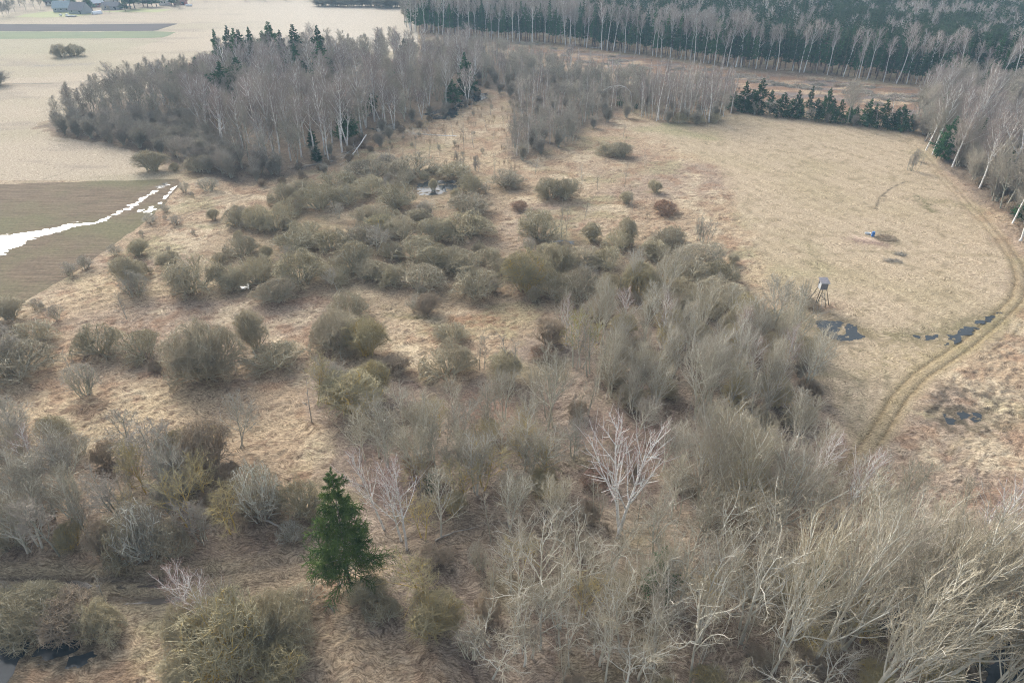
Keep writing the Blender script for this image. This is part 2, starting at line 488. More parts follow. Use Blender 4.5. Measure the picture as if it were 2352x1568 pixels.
proto('hero_birch', lambda s: mk_birch(s, 18, 2, 0.011, 0.75, tr=0.019, m1=0.075, m2=0.038, twig='birch_red', limbs=True, spread=(28, 52), t0=0.25, lr=0.42, wig=0.06, nl=15), 2)
proto('near_birch', lambda s: mk_birch(s, 16, 1, 0.012, 0.75, tr=0.016, m1=0.058, m2=0.031, twig='birch_red', limbs=True, t0=0.25, lr=0.36), 2)
proto('mid_birch', lambda s: mk_birch(s, 18, 1 + (s % 3 == 0), 0.022, 0.8, tr=0.014, m1=0.07, m2=0.03, t0=0.35, lr=0.30), 4)
proto('far_birch', lambda s: mk_birch(s, 22, 1, 0.034, 0.6, tr=0.011, m1=0.07, m2=0.035, t0=0.50, lr=0.24, spread=(18, 40), nl=13), 4)
proto('pale_tree', lambda s: mk_birch(s, 13, 1 + (s % 2), 0.015, 0.8, tr=0.014, m1=0.036, m2=0.022, bark='pale_bark', twig='pale_twig', t0=0.2, lr=0.40, spread=(22, 48), limbs=True, wig=0.07), 4)
proto('gnarled_tree', lambda s: mk_gnarled(s, 11, 0.017, limbs=True, m1=0.042, m2=0.024, wig=0.19), 4)
proto('grey_tree', lambda s: mk_gnarled(s, 9, 0.020, bark='grey_bark', twig='grey_twig', wig=0.09, fork=1 + (s % 3), lr=0.42, dens=1.2), 4)
proto('alder', lambda s: mk_birch(s, 14, 1 + (s % 2), 0.030, 0.8, bark='grey_bark', twig='grey_twig', t0=0.3, lr=0.30, spread=(25, 50)), 4)
proto('pale_sapling', lambda s: mk_sapling(s, 8, 3, 0.017, 'pale_bark', 'pale_twig', W=2.6, dens=1.0, lr=0.28, ang=(22, 45)), 5)
proto('village_tree', lambda s: mk_birch(s, 12, 1 + (s % 2), 0.05, 0.6, bark='grey_bark', twig='grey_twig', t0=0.2, lr=0.34, spread=(25, 50)), 2)
proto('alder_low', lambda s: mk_shrub(s, 6, 7, 20, 0.030, 'grey_bark', 'grey_twig', upright=0.75, wig=0.05), 4)
proto('willow', lambda s: mk_shrub(s, 6, 3.6, 30, 0.016, 'willow_bark', 'willow_twig', dens=0.82), 8)
proto('willow_near', lambda s: mk_shrub(s, 7, 4.5, 44, 0.013, 'willow_bark', 'willow_twig', dens=1.25), 3)
proto('willow_up', lambda s: mk_shrub(s, 5, 5, 24, 0.016, 'willow_bark', 'willow_twig', upright=0.5), 3)
proto('lichen', lambda s: mk_shrub(s, 6, 5, 30, 0.017, 'lichen_bark', 'lichen_twig', upright=0.3, wig=0.11), 4)
proto('lichen_tree', lambda s: mk_gnarled(s, 8, 0.018, bark='lichen_bark', twig='lichen_twig', fork=2, wig=0.10), 3)
proto('red_shrub', lambda s: mk_shrub(s, 5, 2.2, 26, 0.015, 'brown_twig', 'red_twig', upright=0.3), 2)
proto('brown_shrub', lambda s: mk_shrub(s, 5, 3.2, 26, 0.015, 'brown_twig', 'brown_twig', upright=0.3), 3)
proto('tuft', lambda s: mk_sapling(s, 2.2, 9, 0.014, 'brown_twig', 'brown_twig', W=4.5, dens=0.5, lr=0.35), 4)
proto('open_shrub', lambda s: mk_shrub(s, 5, 4.5, 12, 0.014, 'willow_bark', 'grey_twig', upright=0.35, dens=0.8), 3)
proto('sapling', lambda s: mk_sapling(s, 8, 1, 0.018), 4)
proto('thicket', lambda s: mk_sapling(s, 7, 12, 0.018, W=4.5), 4)
proto('young_birch', lambda s: mk_sapling(s, 13, 1, 0.024, 'birch_bark', 'birch_twig', dens=1.5, lr=0.2), 4)
proto('hero_spruce', lambda s: mk_spruce(s, 16, 9.0, 120, 20, 4, 0.06, t0=0.12, droop=-0.16), 1)
proto('young_spruce', lambda s: mk_spruce(s, 6, 3.2 + (s % 3) * 0.5, 80, 10, 2, 0.075, 'needles_far', 0.02), 5)
proto('far_spruce', lambda s: mk_spruce(s, 20, 6.0, 90, 9, 0, 0.20, 'needles_far', 0.25), 3)
proto('grove_spruce', lambda s: mk_spruce(s, 14, 6.5, 100, 12, 2, 0.16, 'needles_far', 0.05), 2)
proto('pine', lambda s: mk_pine(s), 2)
proto('snag', lambda s: mk_sapling(s, 8, 1, 0.03, 'old_wood', 'old_wood', dens=0.3, lr=0.12, ang=(50, 80)), 2)
proto('star_tree', lambda s: mk_shrub(s, 6, 4.5, 40, 0.016, 'pale_bark', 'pale_twig', upright=0.1, dens=0.3), 2)
proto('bushy_aspen', lambda s: mk_birch(s, 11, 3, 0.015, 0.45, bark='pale_bark', twig='pale_twig', t0=0.12, lr=0.5, spread=(22, 48), tr=0.013, m1=0.048, m2=0.028, nl=15), 4)
proto('leaf_tree', lambda s: mk_gnarled(s, 8, 0.02, bark='pale_bark', twig='leafy', fork=2, wig=0.1), 1)

INFO = {  # object name, category, look
 'hero_birch': ('birch_tree', 'birch tree', 'large white forked birch with reddish twigs'),
 'near_birch': ('birch_tree', 'birch tree', 'white birch with reddish twigs'),
 'mid_birch': ('birch_tree', 'birch tree', 'tall bare white-stemmed birch'),
 'far_birch': ('birch_tree', 'birch tree', 'tall white-trunked birch'),
 'pale_tree': ('aspen_tree', 'aspen tree', 'bare pale grey aspen'),
 'gnarled_tree': ('crooked_tree', 'tree', 'bare pale tree with crooked limbs'),
 'grey_tree': ('bare_tree', 'tree', 'bare dark grey tree'),
 'alder': ('alder_tree', 'alder tree', 'bare grey-brown alder'),
 'village_tree': ('bare_tree', 'tree', 'bare village tree'),
 'pale_sapling': ('pale_sapling', 'sapling', 'slender pale grey saplings'),
 'alder_low': ('alder_shrub', 'alder', 'low grey alder'),
 'willow': ('willow_shrub', 'shrub', 'rounded grey-olive willow shrub'),
 'willow_near': ('willow_shrub', 'shrub', 'large dense grey-olive willow shrub'),
 'willow_up': ('willow_shrub', 'shrub', 'upright olive willow shrub'),
 'lichen': ('lichen_shrub', 'shrub', 'yellow-green lichen-covered shrub'),
 'lichen_tree': ('lichen_tree', 'tree', 'small yellow-lichened tree'),
 'red_shrub': ('red_shrub', 'shrub', 'low reddish-brown shrub'),
 'brown_shrub': ('brown_shrub', 'shrub', 'brown twiggy shrub'),
 'bushy_aspen': ('aspen_tree', 'aspen tree', 'many-stemmed pale grey bushy aspen'),
 'tuft': ('brush_tuft', 'brush', 'brown tuft of dead stems'),
 'open_shrub': ('open_shrub', 'shrub', 'sparse open-branched shrub'),
 'sapling': ('sapling', 'sapling', 'slim leafless sapling'),
 'thicket': ('sapling_thicket', 'thicket', 'thicket of thin grey upright stems'),
 'young_birch': ('young_birch', 'birch tree', 'slender young white birch'),
 'hero_spruce': ('spruce_tree', 'spruce tree', 'large bright green spruce'),
 'young_spruce': ('young_spruce', 'spruce tree', 'small green spruce'),
 'far_spruce': ('spruce_tree', 'spruce tree', 'tall dark green spruce'),
 'grove_spruce': ('spruce_tree', 'spruce tree', 'dark green conical spruce'),
 'pine': ('pine_tree', 'pine tree', 'green round-topped pine'),
 'snag': ('dead_tree', 'dead tree', 'broken grey dead trunk'),
 'star_tree': ('pollard_tree', 'tree', 'straw-coloured star-shaped bushy tree'),
 'leaf_tree': ('budding_tree', 'tree', 'small tree with yellow buds'),
}

def variant(kind, rg):
    p = PROTO[kind]
    k = int(rg.integers(0, p['n']))
    if k not in p['made']:
        p['made'][k] = p['fn'](k * 13 + 3 + (abs(hash_s(kind)) % 997))
    return p['made'][k]

def hash_s(s):
    h = 7
    for c in s: h = (h * 31 + ord(c)) & 0xFFFFFFF
    return h

RECS = []
def put(kind, X, Y, W=None, H=None, place='', lean=(0, 0), rg=rng, rot=None, look=None, var=None):
    parts, W0, H0 = variant(kind, rg) if var is None else var
    name = INFO[kind][0]
    root = bpy.data.objects.new(name, None)
    root.empty_display_size = 0.5
    COL.objects.link(root)
    sz = (H / H0) if H else 1.0
    sx = (W / W0) if W else sz
    root.location = (X, Y, 0)
    asp = rg.uniform(0.88, 1.16) if 'willow' in kind or kind in ('lichen', 'alder_low') else 1.0
    root.scale = (sx * asp, sx / asp, sz)
    q = Euler((0, 0, rg.uniform(0, 6.283) if rot is None else rot)).to_quaternion()
    lq = Euler((lean[0], lean[1], 0)).to_quaternion()
    root.rotation_euler = (lq @ q).to_euler()
    for nm, me in parts:
        o = bpy.data.objects.new(nm, me)
        COL.objects.link(o); o.parent = root
    RECS.append(dict(o=root, kind=kind, place=place, look=look or INFO[kind][2], x=D_of(X, Y)[0]))
    return root

def shrub(kind, x, yb, w, h, place, look=None, **k):
    """x, yb front foot; w,h apparent size, photograph units (2352 wide)"""
    X, Y = G(x, yb)
    d = depth(X, Y); s = d / F
    W = w * s * (1.12 if kind in ('willow', 'willow_near', 'lichen') else 1.0)
    Y2 = Y + 0.32 * W; X2 = X * Y2 / Y
    dep = math.atan2(CAMH, math.hypot(X, Y))
    H = max(0.34 * W, (h * s - 0.30 * W * math.sin(dep)) / math.cos(dep))
    return put(kind, X2, Y2, W, H, place, look=look, **k)

def tree(kind, x, yb, yt, w, place, lean=(0, 0), look=None, **k):
    X, Y = G(x, yb)
    H = top_z(Y, yt)
    W = w * depth(X, Y, H * 0.6) / F if w else None
    return put(kind, X, Y, W, H, place, lean, look=look, **k)

def zone(kinds, poly, spacing, place, hr=(0.85, 1.15), seed=1, H=None, tries=6000, maxn=400, lean=0.05, weights=None, avoid=None):
    """Poisson scatter of several kinds in a ground polygon (photograph units)"""
    rg = np.random.default_rng(seed)
    wp = GP(poly)
    xs = [p[0] for p in wp]; ys = [p[1] for p in wp]
    pts = []
    X = rg.uniform(min(xs), max(xs), tries); Y = rg.uniform(min(ys), max(ys), tries)
    ok = inpoly(X, Y, wp)
    for a, b in zip(X[ok], Y[ok]):
        if avoid and any((a - c) ** 2 + (b - d) ** 2 < r * r for c, d, r in avoid): continue
        if all((a - c) ** 2 + (b - d) ** 2 > spacing ** 2 for c, d in pts):
            pts.append((a, b))
            if len(pts) >= maxn: break
    for a, b in pts:
        kd = kinds[int(rg.choice(len(kinds), p=weights))]
        f = rg.uniform(*hr)
        hh = (H[kd] if isinstance(H, dict) else H) * f if H else None
        put(kd, a, b, None, hh, place, (rg.normal(0, lean), rg.normal(0, lean)), rg=rg)
    return pts

def tag(o, label=None, cat=None, group=None, kind=None):
    if label: o['label'] = label
    if cat: o['category'] = cat
    if group: o['group'] = group
    if kind: o['kind'] = kind
    return o

def link(name, me, parent=None, loc=None):
    o = bpy.data.objects.new(name, me); COL.objects.link(o)
    if parent: o.parent = parent
    if loc: o.location = loc
    return o

# ------------------------------------------------------------ ground
FIELD = [(-400, 431), (0, 423), (200, 417), (412, 411), (415, 424), (385, 458), (355, 492), (320, 520), (280, 547), (250, 573), (220, 592), (182, 620), (140, 645), (95, 671), (50, 697), (0, 727), (-120, 795), (-400, 900)]
LITTER = [(690, 870), (760, 830), (1000, 880), (1160, 830), (1240, 740), (1480, 700), (1700, 650), (1800, 740), (1870, 900), (1880, 1010), (1960, 1100), (2250, 1190), (2420, 1500), (2420, 1800), (1100, 1800), (1050, 1540), (880, 1440), (840, 1400), (900, 1290), (660, 1290), (680, 1170), (760, 1010), (700, 950)]
LITTER2 = [(-300, 1000), (200, 1040), (260, 1010), (500, 1040), (640, 1150), (660, 1270), (560, 1300), (-300, 1330)]
LITTER3 = [(400, 1400), (560, 1360), (720, 1420), (760, 1568), (780, 1750), (380, 1750), (420, 1500)]
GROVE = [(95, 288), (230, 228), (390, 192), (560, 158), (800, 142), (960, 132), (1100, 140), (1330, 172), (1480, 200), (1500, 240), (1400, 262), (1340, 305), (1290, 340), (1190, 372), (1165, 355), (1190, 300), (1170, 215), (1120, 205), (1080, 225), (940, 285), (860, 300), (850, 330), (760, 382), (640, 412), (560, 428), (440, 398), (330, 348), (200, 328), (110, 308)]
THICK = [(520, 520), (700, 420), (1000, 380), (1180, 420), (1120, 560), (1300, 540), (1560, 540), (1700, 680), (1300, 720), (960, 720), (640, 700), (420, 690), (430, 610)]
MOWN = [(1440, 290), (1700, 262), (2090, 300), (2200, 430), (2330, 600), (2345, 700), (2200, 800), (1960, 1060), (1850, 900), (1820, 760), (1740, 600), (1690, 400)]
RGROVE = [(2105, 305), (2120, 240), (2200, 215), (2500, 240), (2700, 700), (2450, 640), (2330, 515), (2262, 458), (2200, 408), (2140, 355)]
CLEAR = [(1120, 100), (1400, 125), (1700, 163), (2050, 200), (2200, 212), (2150, 290), (2060, 285), (1700, 235), (1480, 190), (1300, 150)]
WETS = [(2150, 880), (2290, 890), (2330, 960), (2290, 1000), (2180, 990), (2120, 940)]
RTRACK = [(1960, 1075), (2001, 1016), (2039, 956), (2064, 914), (2114, 861), (2214, 796), (2289, 734), (2336, 687), (2346, 645), (2338, 604), (2301, 552), (2261, 507), (2226, 472), (2190, 432), (2164, 405), (2130, 365), (2085, 325), (2040, 305), (1980, 296)]
LTRACK = [(-200, 1352), (0, 1350), (200, 1352), (400, 1352), (560, 1330), (730, 1296), (900, 1262), (1080, 1225), (1350, 1205), (1560, 1215)]
FTRACK = [(640, 430), (560, 452), (470, 478), (420, 500), (370, 540)]

def blend(a, b, m):
    return a * (1 - m[..., None]) + np.array(b) * m[..., None]

def region(X, Y, poly, amp=2.0, sc=0.15, seed=3):
    """soft ragged mask of a polygon (0..1)"""
    wp = GP(poly)
    acc = 0
    for k in range(4):
        ox = (fbm(X * sc + 9 * k, Y * sc, seed + k) - 0.5) * 2 * amp * 2.2
        oy = (fbm(X * sc + 5, Y * sc + 7 * k, seed + 20 + k) - 0.5) * 2 * amp * 2.2
        acc = acc + inpoly(X + ox, Y + oy, wp)
    return acc / 4.0

def build_ground():
    ys = [14.0]
    while ys[-1] < 700: ys.append(ys[-1] + max(0.16, 0.0024 * (ys[-1] + 20)) * (1 if ys[-1] < 320 else 2.2))
    while ys[-1] < 3200: ys.append(ys[-1] * 1.12)
    ys = np.array([-60, -20, 0, 8] + ys)
    NX = 640
    t = np.linspace(-1, 1, NX)
    t = np.concatenate([[-3.5, -2.0, -1.35], t * 1.08, [1.35, 2.0, 3.5]])
    Y = np.repeat(ys[:, None], len(t), 1)
    wd = 0.80 * np.maximum(Y * CP + CAMH * SP, 30)
    X = wd * t[None, :]
    print('ground', X.shape)
    # masks
    near = Y < 750
    field = inpoly(X, Y, GP(FIELD))
    fd = seg_dist(X, Y, GP(FIELD) + GP(FIELD)[:1])
    mown = region(X, Y, MOWN, 3, 0.05, 5)
    lit = np.clip(region(X, Y, LITTER, 2.5, 0.12, 3) + region(X, Y, LITTER2, 2.5, 0.12, 4) * 0.7 + region(X, Y, LITTER3, 1.5, 0.12, 5) * 0.5, 0, 1)
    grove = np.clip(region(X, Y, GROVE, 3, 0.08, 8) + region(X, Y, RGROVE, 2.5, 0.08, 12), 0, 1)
    thick = region(X, Y, THICK, 4, 0.08, 9)
    clear = region(X, Y, CLEAR, 4, 0.05, 10)
    wets = region(X, Y, WETS, 2, 0.2, 11)
    rt = seg_dist(X, Y, GP(RTRACK)); lt = seg_dist(X, Y, GP(LTRACK))
    flat_m = np.clip(1 - (np.minimum(rt, lt) - 1.6) / 1.5, 0, 1)
    wd_pts = []
    wat = np.full(X.shape, 1e9)
    for poly in WATER_POLYS:
        gp = GP(poly); cx = np.mean([p[0] for p in gp]); cy = np.mean([p[1] for p in gp])
        dd = seg_dist(X, Y, gp + gp[:1]); dd = np.where(inpoly(X, Y, gp), 0, dd)
        wat = np.minimum(wat, dd)
    flat_m = np.maximum(flat_m, np.clip(1 - (wat - 0.3) / 2.0, 0, 1))
    flat_m = np.maximum(flat_m, np.where(field, 1.0, np.clip(1 - fd / 1.5, 0, 1)))
    # matted tussocks: ridges combed along a slowly turning direction
    ang = (fbm(X * 0.02, Y * 0.02, 31, 2) - 0.5) * 5.0 + 0.4
    ca, sa = np.cos(ang), np.sin(ang)
    qx = X + 1.6 * (fbm(X * 0.35, Y * 0.35, 33, 2) - 0.5); qy = Y + 1.6 * (fbm(X * 0.35, Y * 0.35, 34, 2) - 0.5)
    base_a = 0.6
    u = qx * math.cos(base_a) + qy * math.sin(base_a); v = -qx * math.sin(base_a) + qy * math.cos(base_a)
    r1 = 1 - np.abs(2 * fbm(u * 0.45, v * 1.1, 40, 3) - 1)
    b1 = fbm(X * 1.1, Y * 1.1, 44, 3)
    r2 = 1 - np.abs(2 * fbm((X * 0.9 - Y * 0.3) * 0.8, (Y * 0.9 + X * 0.3) * 1.3, 47, 3) - 1)
    wv = np.clip((fbm(X * 0.04, Y * 0.04, 48, 2) - 0.35) * 4, 0, 1)
    h = 0.30 * (r1 - 0.6) * wv + 0.26 * (r2 - 0.6) * (1 - wv) + 0.40 * (b1 - 0.5) + 0.45 * (fbm(X * 0.12, Y * 0.12, 46, 2) - 0.5)
    amp = 1.0 - 0.75 * mown - 0.35 * lit
    amp = amp * np.clip(1 - (Y - 160) / 260, 0.25, 1)
    far = (Y > 330)
    leftf = (D_of(X, Y)[0] < 420) & (Y > G(0, 420)[1])
    amp = np.where(leftf, np.where(Y > 380, 0.0, 0.1), amp)
    Z = h * amp * (1 - flat_m) + 0.02 * (1 - flat_m) * (Y < 380)
    Z = np.where(Y > 620, 0, Z)
    Z = np.where(Y < 12, 0, Z)
    Z[flat_m > 0.98] = 0
    # ruts of the tracks
    for tr, off in ((RTRACK, 0.9), (LTRACK, 1.0)):
        d = seg_dist(X, Y, GP(tr))
        Z -= 0.14 * np.exp(-((d - off) / 0.32) ** 2)
    # colours of the ground itself
    C = np.zeros(X.shape + (3,))
    n1 = fbm(X * 0.05, Y * 0.05, 50); n2 = fbm(X * 0.3, Y * 0.3, 51); n3 = fbm(X * 0.022 + 5, Y * 0.04, 52); n4 = fbm(X * 1.3, Y * 1.3, 53, 3)
    C[:] = np.array([0.455, 0.345, 0.225])
    C = blend(C, (0.53, 0.42, 0.265), np.clip((n1 - 0.45) * 4, 0, 1))
    C = blend(C, (0.40, 0.31, 0.225), np.clip((n3 - 0.46) * 5, 0, 1))
    C = blend(C, (0.60, 0.50, 0.34), np.clip((fbm(X * 0.16, Y * 0.16, 54) - 0.55) * 7, 0, 1) * 0.7)
    C = blend(C, (0.34, 0.31, 0.17), np.clip((fbm(X * 0.09, Y * 0.13, 55) - 0.58) * 7, 0, 1) * 0.6)
    C = blend(C, (0.32, 0.19, 0.115), np.clip((n2 - 0.56) * 6, 0, 1) * 0.55)
    C = blend(C, (0.24, 0.16, 0.105), np.clip((n4 - 0.60) * 7, 0, 1) * 0.7)
    cm = np.array([0.50, 0.405, 0.275]) * np.ones_like(C)
    cm = blend(cm, (0.44, 0.365, 0.225), np.clip((n1 - 0.5) * 4, 0, 1) * 0.8)
    cm = blend(cm, (0.53, 0.425, 0.29), np.clip((n3 - 0.5) * 4, 0, 1) * 0.8)
    cm = blend(cm, (0.30, 0.245, 0.145), np.clip((fbm(X * 0.6, Y * 0.6, 57, 4) - 0.56) * 6, 0, 1) * 0.6)
    # mowing swaths
    sw = np.sin((X * 0.9 + Y * 0.42 + 3 * n1) * 2 * np.pi / 4.2)
    cm = cm * (1 + 0.05 * sw[..., None])
    C = C * (1 - mown[..., None]) + cm * mown[..., None]
    cl = np.array([0.31, 0.245, 0.185]) * np.ones_like(C)
    cl = blend(cl, (0.42, 0.34, 0.26), np.clip((n2 - 0.5) * 5, 0, 1))
    cl = blend(cl, (0.19, 0.14, 0.11), np.clip((fbm(X * 0.5, Y * 0.5, 58, 3) - 0.54) * 6, 0, 1) * 0.8)
    cl = blend(cl, (0.42, 0.33, 0.22), np.clip((n1 - 0.56) * 6, 0, 1) * 0.7)
    cl = blend(cl, (0.28, 0.25, 0.13), np.clip((fbm(X * 0.15, Y * 0.15, 59, 3) - 0.58) * 6, 0, 1) * 0.5)
    C = C * (1 - lit[..., None]) + cl * lit[..., None]
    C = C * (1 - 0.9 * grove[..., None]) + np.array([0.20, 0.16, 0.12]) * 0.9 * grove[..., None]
    C = C * (1 - 0.45 * thick[..., None]) + np.array([0.31, 0.245, 0.15]) * 0.45 * thick[..., None]
    cc = np.array([0.31, 0.20, 0.13]) * np.ones_like(C)
    cc = blend(cc, (0.25, 0.21, 0.19), np.clip((fbm(X * 0.12, Y * 0.25, 60, 3) - 0.48) * 6, 0, 1))
    cc = blend(cc, (0.50, 0.38, 0.25), np.clip((fbm(X * 0.10, Y * 0.2, 61, 3) - 0.55) * 7, 0, 1))
    C = C * (1 - clear[..., None]) + cc * clear[..., None]
    C = C * (1 - 0.75 * (wets * np.clip((n4 - 0.40) * 5, 0, 1))[..., None]) + np.array([0.09, 0.08, 0.065]) * 0.75 * (wets * np.clip((n4 - 0.40) * 5, 0, 1))[..., None]
    # big pale meadows on the far left
    lf = ((Y > G(0, 425)[1]) & (grove < 0.5) & (D_of(X, Y)[0] < 960) & (D_of(X, Y)[1] < 415)).astype(float)
    lf *= np.clip(1 - (D_of(X, Y)[0] - 330) / 120, 0, 1) + (D_of(X, Y)[1] < 140)
    lf = np.clip(lf, 0, 1)
    cf = np.array([0.50, 0.425, 0.315]) * np.ones_like(C)
    cf = blend(cf, (0.43, 0.38, 0.26), np.clip((fbm(X * 0.012, Y * 0.03, 63) - 0.47) * 7, 0, 1) * 0.8)
    cf = blend(cf, (0.36, 0.31, 0.24), np.clip((fbm(X * 0.03, Y * 0.09, 64) - 0.60) * 9, 0, 1) * 0.6)
    cf = blend(cf, (0.58, 0.52, 0.42), np.clip((D_of(X, Y)[0] - 400) / 300, 0, 1) * (Y > 380))
    C = C * (1 - lf[..., None]) + cf * lf[..., None]
    gd = inpoly(X, Y, GP([(-500, 92), (380, 90), (330, 105), (240, 123), (-500, 130)]))
    C[gd] = C[gd] * 0.5 + np.array([0.40, 0.38, 0.25]) * 0.5
    # wet dark margins around water, worn tracks, sand by the barrel
    wm = np.clip(1 - wat / 3.0, 0, 1) * np.clip((n4 - 0.25) * 3, 0, 1)
    C = C * (1 - 0.8 * wm[..., None]) + np.array([0.13, 0.11, 0.075]) * 0.8 * wm[..., None]
    tf = np.clip((D_of(X, Y)[1] - 380) / 330, 0.22, 1)
    tm = np.clip(1 - (rt - 1.2) / 1.2, 0, 1) * np.clip(0.6 + n4, 0, 1) * tf
    C = C * (1 - 0.6 * tm[..., None]) + np.array([0.36, 0.29, 0.155]) * 0.6 * tm[..., None]
    rm = np.exp(-((rt - 0.9) / 0.28) ** 2) * tf * np.clip(0.4 + 1.2 * fbm(X * 0.25, Y * 0.25, 66, 3), 0, 1)
    C = C * (1 - 0.65 * rm[..., None]) + np.array([0.24, 0.175, 0.09]) * 0.65 * rm[..., None]
    lw = np.clip((700 - D_of(X, Y)[0]) / 300, 0.25, 1)
    tm = np.clip(1 - (lt - 2.4) / 1.4, 0, 1)
    C = C * (1 - 0.75 * (tm * lw)[..., None]) + np.array([0.43, 0.36, 0.235]) * 0.75 * (tm * lw)[..., None]
    rm = np.exp(-((lt - 1.25) / 0.55) ** 2) * lw
    C = C * (1 - 0.8 * rm[..., None]) + np.array([0.17, 0.135, 0.10]) * 0.8 * rm[..., None]
    ft = seg_dist(X, Y, GP(FTRACK)); rm = np.exp(-((ft - 0.9) / 0.35) ** 2) * 0.6
    C = C * (1 - rm[..., None]) + np.array([0.2, 0.15, 0.1]) * rm[..., None]
    # reed-brown strips and green tinges
    gm = np.clip((fbm(X * 0.035, Y * 0.035, 71) - 0.60) * 8, 0, 1) * mown
    C = C * (1 - 0.45 * gm[..., None]) + np.array([0.27, 0.30, 0.13]) * 0.45 * gm[..., None]
    for (a, b), (c, d), wd_, col, k in STREAKS:
        p = GP([(a, b), (c, d)])
        mm = np.exp(-(seg_dist(X, Y, p) / wd_) ** 2) * k * np.clip(0.5 + (n4 - 0.4) * 3, 0, 1)
        C = C * (1 - mm[..., None]) + np.array(col) * mm[..., None]
    lum = C.mean(-1, keepdims=True)
    C = (C * 0.92 + lum * 0.08) * 0.88
    nr, nc = X.shape
    verts = np.stack([X, Y, Z], -1).reshape(-1, 3)
    idx = np.arange(nr * nc).reshape(nr, nc)
    q = np.stack([idx[:-1, :-1], idx[:-1, 1:], idx[1:, 1:], idx[1:, :-1]], -1).reshape(-1, 4)
    m, nt, p = new_mat('dry_grass')
    at = nt.nodes.new("ShaderNodeAttribute"); at.attribute_name = "Cover"
    tc = nt.nodes.new("ShaderNodeTexCoord")
    warp = nt.nodes.new("ShaderNodeTexNoise"); warp.inputs["Scale"].default_value = 0.25; warp.inputs["Detail"].default_value = 2
    nt.links.new(tc.outputs["Object"], warp.inputs["Vector"])
    sc = nt.nodes.new("ShaderNodeVectorMath"); sc.operation = 'MULTIPLY_ADD'
    sc.inputs[1].default_value = (5, 5, 0)
    nt.links.new(warp.outputs["Color"], sc.inputs[0]); nt.links.new(tc.outputs["Object"], sc.inputs[2])
    mp = nt.nodes.new("ShaderNodeMapping"); mp.inputs["Rotation"].default_value = (0, 0, 0.6); mp.inputs["Scale"].default_value = (1.0, 3.6, 1)
    nt.links.new(sc.outputs[0], mp.inputs[0])
    strand = noise_node(nt, 1.6, 5, mp.outputs[0], 0.72)
    fine = noise_node(nt, 5.0, 3, tc.outputs["Object"], 0.7)
    k1 = ramp2(nt, strand, (0.42, 0.39, 0.36), (1.42, 1.42, 1.42), 0.37, 0.64)
    k2 = ramp2(nt, fine, (0.74, 0.72, 0.70), (1.2, 1.2, 1.2), 0.36, 0.62)
    c = mix(nt, 1.0, at.outputs["Color"], k1, 'MULTIPLY')
    c = mix(nt, 1.0, c, k2, 'MULTIPLY')
    nt.links.new(c, p.inputs["Base Color"])
    p.inputs["Roughness"].default_value = 0.95
    p.inputs["Specular IOR Level"].default_value = 0.1
    bp = nt.nodes.new("ShaderNodeBump"); bp.inputs["Strength"].default_value = 0.6; bp.inputs["Distance"].default_value = 0.12
    nt.links.new(strand, bp.inputs["Height"]); nt.links.new(bp.outputs[0], p.inputs["Normal"])
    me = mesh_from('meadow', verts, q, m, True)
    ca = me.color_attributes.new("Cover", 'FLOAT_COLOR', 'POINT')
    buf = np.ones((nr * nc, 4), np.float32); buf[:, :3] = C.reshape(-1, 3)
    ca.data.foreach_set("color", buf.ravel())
    tag(link('meadow', me), kind='structure')

